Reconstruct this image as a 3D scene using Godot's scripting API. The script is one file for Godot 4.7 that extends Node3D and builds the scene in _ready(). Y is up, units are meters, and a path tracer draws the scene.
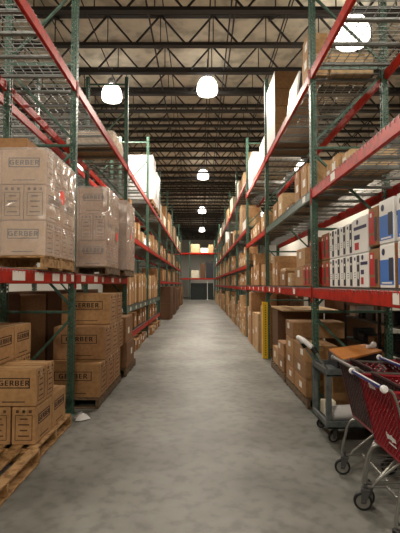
extends Node3D
# A warehouse aisle between two pallet racks. x is right, y up, the aisle runs along -z from the camera.

const EYE := 1.6
const ROOF := 7.0          # underside of the roof joists
const PITCH := 3.74        # one rack bay
const ORD := ["first", "second", "third", "fourth", "fifth", "sixth", "seventh", "eighth", "ninth", "tenth", "eleventh", "twelfth", "thirteenth", "fourteenth", "fifteenth", "sixteenth", "seventeenth", "eighteenth", "nineteenth", "twentieth", "twenty-first", "twenty-second", "twenty-third", "twenty-fourth", "twenty-fifth"]
var M := {}
var names := {}
var meshes := {}
var rng := RandomNumberGenerator.new()
var far_boxes := []

# ---------------------------------------------------------------- naming
func numbered(called: String, parent: Node = null) -> String:
	var key = called + ("" if parent == null else str(parent.get_instance_id()))
	if not names.has(key):
		names[key] = 0
		return called
	names[key] += 1
	return "%s_%03d" % [called, names[key]]

func tag(o, label: String, category := "", group := "", kind := ""):
	o.set_meta("label", label)
	if category: o.set_meta("category", category)
	if group: o.set_meta("group", group)
	if kind: o.set_meta("kind", kind)
	return o

func thing(called, label, category, at := Vector3.ZERO, group := "", turn := 0.0) -> Node3D:
	var o := Node3D.new()
	o.name = numbered(called)
	add_child(o, true)
	o.position = at
	o.rotation.y = turn
	return tag(o, label, category, group)

func obj(called, mesh: Mesh, mat: Material, parent: Node = null, at := Vector3.ZERO) -> MeshInstance3D:
	var o := MeshInstance3D.new()
	o.name = numbered(called, parent)
	o.mesh = mesh
	o.material_override = mat
	o.position = at
	(parent if parent else self).add_child(o, true)
	return o

func node(called, parent: Node, at := Vector3.ZERO) -> Node3D:
	var o := Node3D.new()
	o.name = numbered(called, parent)
	o.position = at
	parent.add_child(o, true)
	return o

# ---------------------------------------------------------------- mesh helpers
func mb() -> SurfaceTool:
	var st := SurfaceTool.new()
	st.begin(Mesh.PRIMITIVE_TRIANGLES)
	return st

func tri(st: SurfaceTool, a: Vector3, b: Vector3, c: Vector3, out: Vector3):
	var n := (b - a).cross(c - a)
	if n.dot(out) < 0.0:
		var t := b
		b = c
		c = t
		n = -n
	n = n.normalized()
	for p in [a, c, b]:
		st.set_normal(n)
		st.add_vertex(p)

func quad(st: SurfaceTool, a: Vector3, b: Vector3, c: Vector3, d: Vector3, out: Vector3):
	tri(st, a, b, c, out)
	tri(st, a, c, d, out)

func cbox(st: SurfaceTool, c: Vector3, s: Vector3, ch := 0.0, bas := Basis()):
	var h := s * 0.5
	for i in 3:
		var j := (i + 1) % 3
		var k := (i + 2) % 3
		for si in [-1.0, 1.0]:
			var n := Vector3.ZERO
			n[i] = si
			var pts := []
			for e in [[-1, -1], [1, -1], [1, 1], [-1, 1]]:
				var p := Vector3.ZERO
				p[i] = si * h[i]
				p[j] = e[0] * (h[j] - ch)
				p[k] = e[1] * (h[k] - ch)
				pts.append(c + bas * p)
			quad(st, pts[0], pts[1], pts[2], pts[3], bas * n)
			if ch > 0.0:
				for sj in [-1.0, 1.0]:
					var q := []
					for e in [[0, -1], [0, 1], [1, 1], [1, -1]]:
						var p := Vector3.ZERO
						p[i] = si * (h[i] - (ch if e[0] == 1 else 0.0))
						p[j] = sj * (h[j] - (0.0 if e[0] == 1 else ch))
						p[k] = e[1] * (h[k] - ch)
						q.append(c + bas * p)
					n = Vector3.ZERO
					n[i] = si
					n[j] = sj
					quad(st, q[0], q[1], q[2], q[3], bas * n)
	if ch > 0.0:
		for sx in [-1.0, 1.0]:
			for sy in [-1.0, 1.0]:
				for sz in [-1.0, 1.0]:
					var sg := Vector3(sx, sy, sz)
					tri(st, c + bas * (sg * Vector3(h.x, h.y - ch, h.z - ch)), c + bas * (sg * Vector3(h.x - ch, h.y, h.z - ch)), c + bas * (sg * Vector3(h.x - ch, h.y - ch, h.z)), bas * sg)

func frame_of(dir: Vector3) -> Basis:
	var z := dir.normalized()
	var up := Vector3.UP if absf(z.y) < 0.95 else Vector3.RIGHT
	var x := up.cross(z).normalized()
	return Basis(x, z.cross(x), z)

func bar(st: SurfaceTool, a: Vector3, b: Vector3, wx: float, wy: float, ch := 0.0):
	cbox(st, (a + b) * 0.5, Vector3(wx, wy, a.distance_to(b)), ch, frame_of(b - a))

func tube(st: SurfaceTool, pts: Array, r: float, n := 8, caps := true):
	var rings := []
	for i in pts.size():
		var d: Vector3 = (pts[mini(i + 1, pts.size() - 1)] - pts[maxi(i - 1, 0)])
		var f := frame_of(d)
		var ring := []
		for k in n:
			var a := TAU * k / n
			ring.append(f.x * cos(a) + f.y * sin(a))
		if i > 0:  # keep the rings from twisting against each other
			var best := 0
			var score := -9.0
			for s in n:
				var dot: float = ring[s].dot(rings[i - 1][0])
				if dot > score:
					score = dot
					best = s
			ring = ring.slice(best) + ring.slice(0, best)
		rings.append(ring)
	for i in pts.size() - 1:
		for k in n:
			var l := (k + 1) % n
			var c := [[i, k], [i, l], [i + 1, l], [i, k], [i + 1, l], [i + 1, k]]
			var p0: Vector3 = pts[i] + rings[i][k] * r
			var p1: Vector3 = pts[i] + rings[i][l] * r
			var p2: Vector3 = pts[i + 1] + rings[i + 1][l] * r
			if (p1 - p0).cross(p2 - p0).dot(rings[i][k]) > 0.0:
				c = [[i, k], [i + 1, l], [i, l], [i, k], [i + 1, k], [i + 1, l]]
			for e in c:
				st.set_normal(rings[e[0]][e[1]])
				st.add_vertex(pts[e[0]] + rings[e[0]][e[1]] * r)
	if caps:
		for e in [0, pts.size() - 1]:
			var out: Vector3 = (pts[0] - pts[1]) if e == 0 else (pts[e] - pts[e - 1])
			for k in range(1, n - 1):
				tri(st, pts[e] + rings[e][0] * r, pts[e] + rings[e][k] * r, pts[e] + rings[e][k + 1] * r, out)

func smooth_path(pts: Array, steps := 4) -> Array:
	var out := []
	for i in pts.size() - 1:
		var p0: Vector3 = pts[maxi(i - 1, 0)]
		var p3: Vector3 = pts[mini(i + 2, pts.size() - 1)]
		for s in steps:
			out.append(pts[i].cubic_interpolate(pts[i + 1], p0, p3, float(s) / steps))
	out.append(pts[-1])
	return out

func lathe(st: SurfaceTool, prof: Array, n := 16, at := Vector3.ZERO, bas := Basis()):
	for i in prof.size() - 1:
		var a: Vector2 = prof[i]
		var b: Vector2 = prof[i + 1]
		var nn := Vector2(b.y - a.y, a.x - b.x).normalized()
		for k in n:
			var t0 := TAU * k / n
			var t1 := TAU * (k + 1) / n
			var r0 := Vector3(cos(t0), 0, sin(t0))
			var r1 := Vector3(cos(t1), 0, sin(t1))
			var v := [r0 * a.x + Vector3.UP * a.y, r1 * a.x + Vector3.UP * a.y, r1 * b.x + Vector3.UP * b.y, r0 * b.x + Vector3.UP * b.y]
			var m := [r0 * nn.x + Vector3.UP * nn.y, r1 * nn.x + Vector3.UP * nn.y]
			var order := [0, 1, 2, 0, 2, 3]
			if (v[1] - v[0]).cross(v[2] - v[0]).dot(m[0]) > 0.0 or (v[2] - v[0]).cross(v[3] - v[0]).dot(m[0]) > 0.0:
				order = [0, 2, 1, 0, 3, 2]
			for e in order:
				st.set_normal(bas * (m[0] if e in [0, 3] else m[1]))
				st.add_vertex(at + bas * v[e])

# diamond mesh of bars on the four-cornered panel a b c d
func lattice(st: SurfaceTool, a: Vector3, b: Vector3, c: Vector3, d: Vector3, nu: int, nv: int, w: float):
	var at := func(u: float, v: float) -> Vector3: return a.lerp(b, u).lerp(d.lerp(c, u), v)
	for dirn in [1, -1]:
		for k in range(-nv, nu + 1):
			# line u*nu - dirn*v*nv = k (mirrored for -1)
			var u0 := float(k) / nu
			var u1 := float(k + nv) / nu
			var v0 := 0.0
			var v1 := 1.0
			if u0 < 0.0:
				v0 = -u0 / (u1 - u0)
				u0 = 0.0
			if u1 > 1.0:
				v1 = v0 + (1.0 - v0) * (1.0 - u0) / (u1 - u0)
				u1 = 1.0
			if u1 - u0 < 0.01: continue
			if dirn == -1:
				v0 = 1.0 - v0
				v1 = 1.0 - v1
			bar(st, at.call(u0, v0), at.call(u1, v1), w, w)
	for e in [[0, 0, 1, 0], [1, 0, 1, 1], [1, 1, 0, 1], [0, 1, 0, 0]]:
		bar(st, at.call(e[0], e[1]), at.call(e[2], e[3]), w * 1.8, w * 1.8)

# ---------------------------------------------------------------- materials
func noise_tex(freq: float, seed_: int, ramp: Array, size := 512, oct := 4, typ := FastNoiseLite.TYPE_SIMPLEX_SMOOTH) -> NoiseTexture2D:
	var n := FastNoiseLite.new()
	n.noise_type = typ
	n.seed = seed_
	n.frequency = freq
	n.fractal_octaves = oct
	var t := NoiseTexture2D.new()
	t.width = size
	t.height = size
	t.seamless = true
	t.noise = n
	var g := Gradient.new()
	g.offsets = PackedFloat32Array(ramp.map(func(r): return r[0]))
	g.colors = PackedColorArray(ramp.map(func(r): return r[1]))
	t.color_ramp = g
	return t

func mat(called: String, c: Color, rough := 0.7, metal := 0.0, tex: Texture2D = null, scale := 1.0, world := false) -> StandardMaterial3D:
	var m := StandardMaterial3D.new()
	m.resource_name = called
	m.albedo_color = c
	m.roughness = rough
	m.metallic = metal
	if tex:
		m.albedo_texture = tex
		m.uv1_triplanar = true
		m.uv1_world_triplanar = world
		m.uv1_scale = Vector3.ONE * scale
	M[called] = m
	return m

func grey(v: float) -> Color: return Color(v, v, v)

func make_materials():
	var fibre := noise_tex(0.02, 3, [[0.2, Color(0.91, 0.90, 0.89)], [0.5, Color(0.96, 0.96, 0.95)], [0.8, Color(1, 1, 1)]])
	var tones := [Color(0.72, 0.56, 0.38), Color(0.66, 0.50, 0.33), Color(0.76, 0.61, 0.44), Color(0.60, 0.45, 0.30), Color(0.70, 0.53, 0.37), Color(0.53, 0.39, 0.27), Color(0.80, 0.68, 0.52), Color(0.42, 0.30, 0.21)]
	for i in tones.size():
		mat("cardboard%d" % i, tones[i], 0.85, 0.0, fibre, 1.3, true)
	mat("tape", Color(0.74, 0.60, 0.42), 0.35)
	mat("ink", Color(0.20, 0.13, 0.10), 0.8)
	mat("ink_soft", Color(0.36, 0.25, 0.18), 0.85)
	mat("paper", Color(0.92, 0.91, 0.88), 0.7)
	mat("paper_print", Color(0.45, 0.45, 0.45), 0.7)
	mat("white_box", Color(0.93, 0.93, 0.92), 0.5)
	mat("cream_box", Color(0.90, 0.87, 0.78), 0.6)
	mat("navy", Color(0.12, 0.15, 0.32), 0.5)
	mat("photo_blue", Color(0.24, 0.46, 0.78), 0.5)
	mat("charcoal", Color(0.16, 0.17, 0.20), 0.5)
	mat("print_red", Color(0.74, 0.13, 0.13), 0.5)
	mat("orange_sticker", Color(1.0, 0.24, 0.10), 0.5)
	mat("yellow_sticker", Color(0.95, 0.85, 0.10), 0.5)
	var scuff := noise_tex(0.015, 9, [[0.25, Color(0.80, 0.80, 0.80)], [0.5, Color(0.95, 0.95, 0.95)], [0.8, Color(1, 1, 1)]])
	mat("rack_green", Color(0.27, 0.41, 0.345), 0.45, 0.0, scuff, 1.1, true)
	mat("rack_teal", Color(0.27, 0.40, 0.36), 0.45, 0.0, scuff, 1.1, true)
	mat("beam_red", Color(0.73, 0.15, 0.085), 0.5, 0.0, scuff, 0.9, true).metallic_specular = 0.3
	mat("zinc", Color(0.47, 0.48, 0.47), 0.5, 0.5)
	var wood := noise_tex(0.012, 21, [[0.2, Color(0.70, 0.64, 0.56)], [0.5, Color(0.92, 0.89, 0.84)], [0.8, Color(1, 1, 1)]])
	mat("pallet_wood", Color(0.70, 0.56, 0.38), 0.8, 0.0, wood, 1.5, true)
	mat("pallet_grey", Color(0.46, 0.39, 0.31), 0.85, 0.0, wood, 1.5, true)
	mat("board_orange", Color(0.84, 0.53, 0.21), 0.45, 0.0, fibre, 1.2, true)
	var film := mat("stretch_film", Color(0.96, 0.95, 0.95, 0.25), 0.2)
	film.transparency = BaseMaterial3D.TRANSPARENCY_ALPHA
	film.cull_mode = BaseMaterial3D.CULL_DISABLED
	var film2 := mat("white_film", Color(0.93, 0.93, 0.94, 0.75), 0.3)
	film2.transparency = BaseMaterial3D.TRANSPARENCY_ALPHA
	film2.cull_mode = BaseMaterial3D.CULL_DISABLED
	mat("plastic_white", Color(0.92, 0.92, 0.92), 0.4)
	mat("black_rubber", Color(0.05, 0.05, 0.05), 0.6)
	mat("wheel_grey", Color(0.45, 0.44, 0.42), 0.5)
	mat("wheel_hub", Color(0.25, 0.25, 0.25), 0.5)
	mat("chrome", Color(0.62, 0.62, 0.60), 0.28, 0.85)
	mat("cart_red", Color(0.54, 0.05, 0.11), 0.4)
	mat("cart_dark", Color(0.27, 0.20, 0.20), 0.45)
	mat("cart_blue", Color(0.10, 0.16, 0.50), 0.35)
	mat("utility_grey", Color(0.38, 0.41, 0.41), 0.55, 0.0, scuff, 1.0, true)
	mat("yellow_paint", Color(0.93, 0.76, 0.10), 0.45)
	mat("steel_dark", Color(0.20, 0.20, 0.20), 0.5, 0.2)
	mat("joist_steel", Color(0.16, 0.145, 0.135), 0.65)
	mat("bag_white", Color(0.90, 0.90, 0.90), 0.35)
	mat("wall_paint", Color(0.80, 0.79, 0.76), 0.8)
	mat("roof_deck", Color(0.79, 0.755, 0.68), 0.8, 0.0, scuff, 0.2, true)
	mat("dark_board", Color(0.10, 0.13, 0.13), 0.6)
	var fl := mat("concrete", Color(0.56, 0.56, 0.535), 0.5, 0.0, noise_tex(0.006, 5, [[0.15, Color(0.74, 0.74, 0.73)], [0.4, Color(0.86, 0.86, 0.85)], [0.6, Color(0.93, 0.93, 0.93)], [0.85, Color(1, 1, 1)]], 1024, 6), 0.11, true)
	fl.detail_enabled = true
	fl.detail_blend_mode = BaseMaterial3D.BLEND_MODE_MUL
	fl.uv2_triplanar = true
	fl.uv2_world_triplanar = true
	fl.uv2_scale = Vector3.ONE * 0.55
	fl.detail_uv_layer = BaseMaterial3D.DETAIL_UV_2
	fl.detail_albedo = noise_tex(0.02, 8, [[0.2, Color(0.84, 0.84, 0.84)], [0.5, Color(0.97, 0.97, 0.97)], [0.8, Color(1, 1, 1)]], 512, 5)
	var lens := mat("lamp_glow", Color(1, 1, 1), 0.5)
	lens.emission_enabled = true
	lens.emission = Color(1.0, 0.97, 0.92)
	lens.emission_energy_multiplier = 7.0
	mat("lamp_metal", Color(0.55, 0.55, 0.55), 0.4, 0.5)

# ---------------------------------------------------------------- cartons
func box_mesh(w: float, h: float, d: float, ch := 0.006) -> Mesh:
	var key := "box %.3f %.3f %.3f %.3f" % [w, h, d, ch]
	if not meshes.has(key):
		var st := mb()
		cbox(st, Vector3(0, h / 2, 0), Vector3(w, h, d), ch)
		meshes[key] = st.commit()
	return meshes[key]

# body of a carton: bevelled box whose top is two flaps with a gap between them
func carton_mesh(w: float, h: float, d: float) -> Mesh:
	var key := "carton %.2f %.2f %.2f" % [w, h, d]
	if not meshes.has(key):
		h -= 0.004
		var st := mb()
		var t := 0.005
		cbox(st, Vector3(0, (h - t) / 2, 0), Vector3(w, h - t, d), 0.006)
		for s in [-1.0, 1.0]:  # flaps along the longer side
			if w > d: cbox(st, Vector3(0, h - t / 2, s * (d / 4 + 0.001)), Vector3(w - 0.006, t + 0.003, d / 2 - 0.008), 0.002)
			else: cbox(st, Vector3(s * (w / 4 + 0.001), h - t / 2, 0), Vector3(w / 2 - 0.008, t + 0.003, d - 0.006), 0.002)
		meshes[key] = st.commit()
	return meshes[key]

func tape_mesh(w: float, h: float, d: float) -> Mesh:
	var key := "tape %.2f %.2f %.2f" % [w, h, d]
	if not meshes.has(key):
		var st := mb()
		h -= 0.004
		var drop := minf(0.08, h * 0.3)
		var along := w > d
		var l := maxf(w, d)
		var tw := 0.05
		var sz := func(a: float, b: float, c: float) -> Vector3: return Vector3(a, b, c) if along else Vector3(c, b, a)
		cbox(st, Vector3(0, h + 0.0025, 0), sz.call(l + 0.003, 0.002, tw))
		for s in [-1.0, 1.0]: cbox(st, sz.call(s * (l / 2 + 0.001), h - drop / 2, 0.0), sz.call(0.002, drop, tw))
		meshes[key] = st.commit()
	return meshes[key]

func slab_mesh(s: Vector3) -> Mesh:
	var key := "slab %.3f %.3f %.3f" % [s.x, s.y, s.z]
	if not meshes.has(key):
		var st := mb()
		cbox(st, Vector3.ZERO, s)
		meshes[key] = st.commit()
	return meshes[key]

# thin print on a face. face: "x+", "x-", "z+"; (u, v) = centre on the face measured from its middle / from the bottom
func print_on(o: Node3D, called: String, dims: Vector3, face: String, u: float, v: float, pw: float, ph: float, m: String, lift := 0.0) -> MeshInstance3D:
	var t := 0.002
	var at: Vector3
	var s: Vector3
	if face == "z+":
		at = Vector3(u, v, dims.z / 2 + t / 2 + lift)
		s = Vector3(pw, ph, t)
	else:
		var sg := 1.0 if face == "x+" else -1.0
		at = Vector3(sg * (dims.x / 2 + t / 2 + lift), v, -sg * u)
		s = Vector3(t, ph, pw)
	return obj(called, slab_mesh(s), M[m], o, at)

func text_mesh(words: String, size: float) -> TextMesh:
	var key := "text %s %.3f" % [words, size]
	if not meshes.has(key):
		var f := SystemFont.new()
		f.font_names = PackedStringArray(["Droid Sans"])
		f.font_weight = 700
		var t := TextMesh.new()
		t.text = words
		t.font = f
		t.font_size = 48
		t.pixel_size = size / 48.0
		t.depth = 0.002
		meshes[key] = t
	return meshes[key]

func face_turn(face: String) -> float:
	return 0.0 if face == "z+" else (PI / 2 if face == "x+" else -PI / 2)

# the framed name on the wide side of the baby-food cartons
func name_print(o: Node3D, dims: Vector3, face: String, wide: float, big := 1.0):
	var v := dims.y * 0.62
	var pw := wide * 0.68
	var ph := dims.y * 0.25
	var st := mb()
	for s in [-1.0, 1.0]:
		cbox(st, Vector3(0, s * ph / 2, 0), Vector3(pw + 0.009, 0.009, 0.002))
		cbox(st, Vector3(s * pw / 2, 0, 0), Vector3(0.009, ph, 0.002))
	cbox(st, Vector3(0, -v + dims.y * 0.12, 0), Vector3(wide * 0.5, 0.008, 0.002))
	var off := (dims.z if face == "z+" else dims.x) / 2 + 0.001
	var turn := face_turn(face)
	var fr := obj("printed_frame", st.commit(), M.ink, o, Basis(Vector3.UP, turn) * Vector3(0, v, off))
	fr.rotation.y = turn
	var tx := obj("printed_name", text_mesh("GERBER", ph * 0.78 * big), M.ink, o, Basis(Vector3.UP, turn) * Vector3(0, v, off))
	tx.rotation.y = turn
	tx.scale = Vector3(1.18, 1.0, 1.0)

# the narrow side: handling symbols over a framed table of small print
func panel_print(o: Node3D, dims: Vector3, face: String, wide: float):
	var st := mb()
	var h := dims.y
	var w := wide
	for k in 3:
		cbox(st, Vector3((k - 1) * w * 0.27, h * 0.88, 0), Vector3(w * 0.12, h * 0.075, 0.002))
	for s in [-1.0, 1.0]:
		cbox(st, Vector3(0, h * (0.45 + s * 0.33), 0), Vector3(w * 0.7, 0.006, 0.002))
		cbox(st, Vector3(s * w * 0.35, h * 0.45, 0), Vector3(0.006, h * 0.66, 0.002))
	for k in 4:
		cbox(st, Vector3(0, h * (0.68 - k * 0.15), 0), Vector3(w * (0.46 if k % 2 else 0.32), h * 0.035, 0.002))
	var off := (dims.z if face == "z+" else dims.x) / 2 + 0.001
	var turn := face_turn(face)
	var p := obj("printed_panel", st.commit(), M.ink_soft, o, Basis(Vector3.UP, turn) * Vector3(0, 0, off))
	p.rotation.y = turn

# one carton: its inner-aisle face stands at |x| = lat, its near face at depth z, w goes away from the aisle, d along it
func carton(side: int, lat: float, z: float, y: float, w: float, h: float, d: float, tone: String, label: String, group := "", detail := 2, turn := 0.0, called := "carton") -> Node3D:
	var dims := Vector3(snappedf(w, 0.02), snappedf(h, 0.02), snappedf(d, 0.02))
	var o := thing(called, label, "carton" if called == "carton" else "box", Vector3(side * (lat + w / 2), y, -(z + d / 2)), group, turn)
	obj("body", carton_mesh(dims.x, dims.y, dims.z), M[tone], o)
	var face := "x-" if side > 0 else "x+"
	if detail >= 2: obj("tape_strip", tape_mesh(dims.x, dims.y, dims.z), M.tape, o)
	if detail >= 1:
		var lw := minf(dims.z * 0.42, 0.14)
		var lh := minf(dims.y * 0.36, 0.11)
		var u := dims.z * rng.randf_range(-0.2, 0.2)
		var v := dims.y * rng.randf_range(0.42, 0.68)
		var l := print_on(o, "address_label", dims, face, u, v, lw, lh, "paper")
		l.set_meta("label", "white paper label")
	return o

# rows of assorted cartons along a shelf
func fill(side: int, z0: float, z1: float, y: float, lat: float, room: float, o: Dictionary):
	rng.seed = hash(str(side) + str(z0) + str(y))
	var z := z0
	var n := 0
	var where: String = o.where
	while z < z1 - 0.12:
		var d: float = rng.randf_range(o.d[0], o.d[1])
		if z + d > z1: d = z1 - z
		if d < 0.12: break
		d = snappedf(d - 0.01, 0.02)
		if rng.randf() < o.get("gap", 0.1):
			z += d * 0.7
			continue
		var w: float = snappedf(rng.randf_range(o.w[0], o.w[1]), 0.04)
		var h: float = snappedf(rng.randf_range(o.h[0], o.h[1]), 0.04)
		var tall: int = 1
		if rng.randf() < o.get("stack", 0.3): tall = 2
		if rng.randf() < o.get("stack3", 0.0): tall = 3
		while tall > 1 and tall * h > room: tall -= 1
		h = minf(h, room)
		h = maxf(snappedf(h, 0.02), 0.1)
		var off: float = rng.randf_range(0.0, o.get("ragged", 0.08))
		for k in tall:
			if o.get("stuff", false):
				far_boxes.append([Transform3D(Basis.from_scale(Vector3(w, h, d)), Vector3(side * (lat + off + w / 2), y + 0.002 + k * (h + 0.002), -(z + d / 2))), M[o.tones[rng.randi() % o.tones.size()]].albedo_color])
				continue
			var tone: String = o.tones[rng.randi() % o.tones.size()]
			var what: String = {"white_box": "white carton", "cream_box": "cream carton", "cardboard7": "dark brown carton", "cardboard5": "dark tan carton", "cardboard3": "brown carton", "cardboard6": "pale tan carton"}.get(tone, "tan carton")
			var pos: String = "" if tall == 1 else [", bottom of its stack", ", second in its stack", ", third in its stack"][k] if tall == 3 else [", lower of two", ", upper of two"][k]
			carton(side, lat + off, z, y + 0.002 + k * (h + 0.002), w, h, d, tone, "%s, %s along %s%s" % [what, ORD[mini(n, 24)], where, pos], o.group, o.get("detail", 2), deg_to_rad(rng.randf_range(-1.5, 1.5)))
			off += rng.randf_range(-0.01, 0.015)
		n += 1
		z += d + rng.randf_range(0.01, 0.04)

# ---------------------------------------------------------------- pallets and wrapped loads
func pallet(x: float, z: float, y: float, label: String, w := 1.0, l := 1.2, m := "pallet_wood", group := "wooden pallets", turn := 0.0):
	# boards run across (x), stringers along the aisle; x, z = centre
	var p := thing("wooden_pallet", label, "pallet", Vector3(x, y, z), group, turn)
	for k in 7: obj("deck_board", box_mesh(w, 0.018, 0.095, 0.003), M[m], p, Vector3(0, 0.112, (k - 3) * (l - 0.1) / 6.0))
	for k in 3: obj("stringer", box_mesh(0.038, 0.09, l, 0.003), M[m], p, Vector3((k - 1) * (w - 0.04) / 2.0, 0.02, 0))
	for k in 3: obj("bottom_board", box_mesh(w, 0.018, 0.095, 0.003), M[m], p, Vector3(0, 0.001, (k - 1) * (l - 0.1) / 2.0))
	return p

func wrap_mesh(w: float, h: float, d: float, seed_: int, puff := 0.022) -> Mesh:
	var r := RandomNumberGenerator.new()
	r.seed = seed_
	var st := mb()
	var nx := 12
	var ny := 16
	var lo := 0.004
	for f in 4:
		var bas := Basis(Vector3.UP, f * PI / 2)
		var ww: float = w if f % 2 == 0 else d
		var dd: float = d if f % 2 == 0 else w
		var g := []
		for i in nx + 1:
			var col := []
			for j in ny + 1:
				var edge := i == 0 or i == nx
				var bulge := 0.004 if edge else r.randf_range(0.004, puff)
				col.append(bas * Vector3((float(i) / nx - 0.5) * (ww + 0.01) + (0.0 if edge else r.randf_range(-0.02, 0.02)), lo + (h + 0.01 - lo) * j / ny + (0.0 if j == ny or j == 0 or edge else r.randf_range(-0.02, 0.02)), dd / 2 + bulge))
			g.append(col)
		for i in nx:
			for j in ny: quad(st, g[i][j], g[i + 1][j], g[i + 1][j + 1], g[i][j + 1], bas * Vector3(0, 0, 1))
		for i in nx:  # a ragged collar folded over the top
			var a: Vector3 = g[i][ny]
			var b: Vector3 = g[i + 1][ny]
			quad(st, a, b, b * Vector3(0.72, 1, 0.72) + Vector3(0, r.randf_range(0.0, 0.03), 0), a * Vector3(0.72, 1, 0.72) + Vector3(0, r.randf_range(0.0, 0.03), 0), Vector3.UP)
	return st.commit()

# cartons of 0.43 x 0.235 x ch in layers that alternate their direction; everything under one film
func wrapped_load(side: int, lat: float, z: float, y: float, layers: int, ch: float, tone: String, label: String, printed: bool, seed_: int, film := "stretch_film"):
	var W := 0.88
	var D := 0.94
	var o := thing("wrapped_load", label, "wrapped load", Vector3(side * (lat + W / 2), y, -(z + D / 2)), "film-wrapped carton loads")
	var face := "x-" if side > 0 else "x+"
	for k in layers:
		var wide := k % 2 == 0
		var nx := 2 if wide else 4
		var nz := 4 if wide else 2
		var dims := Vector3(W / nx - 0.006, ch - 0.004, D / nz - 0.006)
		for i in nx:
			for j in nz:
				var at := Vector3((i + 0.5) * W / nx - W / 2, k * ch, D / 2 - (j + 0.5) * D / nz)
				var front := j == 0
				var aisle := (i == 0) == (side > 0) and (i == 0 or i == nx - 1)
				if not front and not aisle and k < layers - 1: continue
				var c := obj("carton", carton_mesh(dims.x, dims.y, dims.z), M[tone], o, at)
				if printed:
					if front and wide: name_print(c, dims, "z+", dims.x)
					if front and not wide: panel_print(c, dims, "z+", dims.x)
					if aisle and wide: panel_print(c, dims, face, dims.z)
					if aisle and not wide: name_print(c, dims, face, dims.z)
	obj("stretch_wrap", wrap_mesh(W, layers * ch, D, seed_), M[film], o)
	return o

# ---------------------------------------------------------------- racks
# folded post with two staggered columns of holes in three of its faces
func post_mesh(h: float) -> Mesh:
	var key := "post %.2f" % h
	if meshes.has(key): return meshes[key]
	var st := mb()
	var W := 0.076
	for f in 4:
		var bas := Basis(Vector3.UP, f * PI / 2)
		var nrm := bas * Vector3(0, 0, 1)
		var P := func(u: float, v: float) -> Vector3: return bas * Vector3(u, v, W / 2)
		if f == 3:  # the back of the post, towards the shelf, is open between two lips
			for s in [-1.0, 1.0]: quad(st, P.call(s * W / 2, 0.0), P.call(s * W * 0.28, 0.0), P.call(s * W * 0.28, h), P.call(s * W / 2, h), nrm)
			quad(st, bas * Vector3(-W / 2, 0, 0.012), bas * Vector3(W / 2, 0, 0.012), bas * Vector3(W / 2, h, 0.012), bas * Vector3(-W / 2, h, 0.012), nrm)
			continue
		var m := W * 0.08
		for s in [-1.0, 1.0]: quad(st, P.call(s * W / 2, 0.0), P.call(s * (W / 2 - m), 0.0), P.call(s * (W / 2 - m), h), P.call(s * W / 2, h), nrm)
		var p := 0.0508
		for c in 2:
			var u0: float = -W / 2 + m if c == 0 else 0.0
			var u1: float = 0.0 if c == 0 else W / 2 - m
			var uc := (u0 + u1) / 2
			var n := int(h / p)
			var y0: float = 0.0 if c == 0 else -p / 2
			for k in n + 1:
				var a := maxf(y0 + k * p, 0.0)
				var b := minf(y0 + (k + 1) * p, h)
				if b - a < p * 0.9:
					if b > a: quad(st, P.call(u0, a), P.call(u1, a), P.call(u1, b), P.call(u0, b), nrm)
					continue
				var q := [P.call(u0, a), P.call(u1, a), P.call(u1, b), P.call(u0, b)]
				var mid := (a + b) / 2
				var i := [P.call(uc, mid - 0.019), P.call(uc + 0.0125, mid + 0.003), P.call(uc, mid + 0.017), P.call(uc - 0.0125, mid + 0.003)]
				for e in 4:
					tri(st, q[e], q[(e + 1) % 4], i[e], nrm)
					tri(st, q[(e + 1) % 4], i[(e + 1) % 4], i[e], nrm)
	quad(st, Vector3(-W / 2, h, -W / 2), Vector3(W / 2, h, -W / 2), Vector3(W / 2, h, W / 2), Vector3(-W / 2, h, W / 2), Vector3.UP)
	meshes[key] = st.commit()
	return meshes[key]

func deck_mesh(w: float, l: float, side: int) -> Mesh:
	# wires across the shelf turned down over the aisle beam, a few wires along it, channels below
	var key := "deck %.2f %.2f %d" % [w, l, side]
	if meshes.has(key): return meshes[key]
	var st := mb()
	var r := 0.0035
	var n := int(l / 0.075)
	for k in n + 1:
		var zz := (float(k) / n - 0.5) * (l - 0.02)
		bar(st, Vector3(-w / 2, 0, zz), Vector3(w / 2, 0, zz), r * 2, r * 2)
		cbox(st, Vector3(-side * (w / 2), -0.014, zz), Vector3(r * 2, 0.03, r * 2))
	for k in 9:
		var xx := (k / 8.0 - 0.5) * (w - 0.04)
		cbox(st, Vector3(xx, r * 2, 0), Vector3(r * 2, r * 2, l - 0.01))
	for k in 3:
		cbox(st, Vector3(0, -0.02, (k - 1) * l * 0.36), Vector3(w - 0.11, 0.03, 0.045))
	meshes[key] = st.commit()
	return meshes[key]

func beam_mesh(l: float) -> Mesh:
	var key := "beam %.2f" % l
	if meshes.has(key): return meshes[key]
	var st := mb()
	cbox(st, Vector3(0, 0, 0), Vector3(0.042, 0.125, l), 0.006)
	meshes[key] = st.commit()
	return meshes[key]

func connector_mesh() -> Mesh:
	if meshes.has("connector"): return meshes.connector
	var st := mb()
	cbox(st, Vector3(0, -0.02, 0), Vector3(0.008, 0.21, 0.06), 0.002)
	for k in 3: cbox(st, Vector3(0, -0.09 + k * 0.07, 0), Vector3(0.016, 0.018, 0.018), 0.004)
	meshes["connector"] = st.commit()
	return meshes.connector

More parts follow.
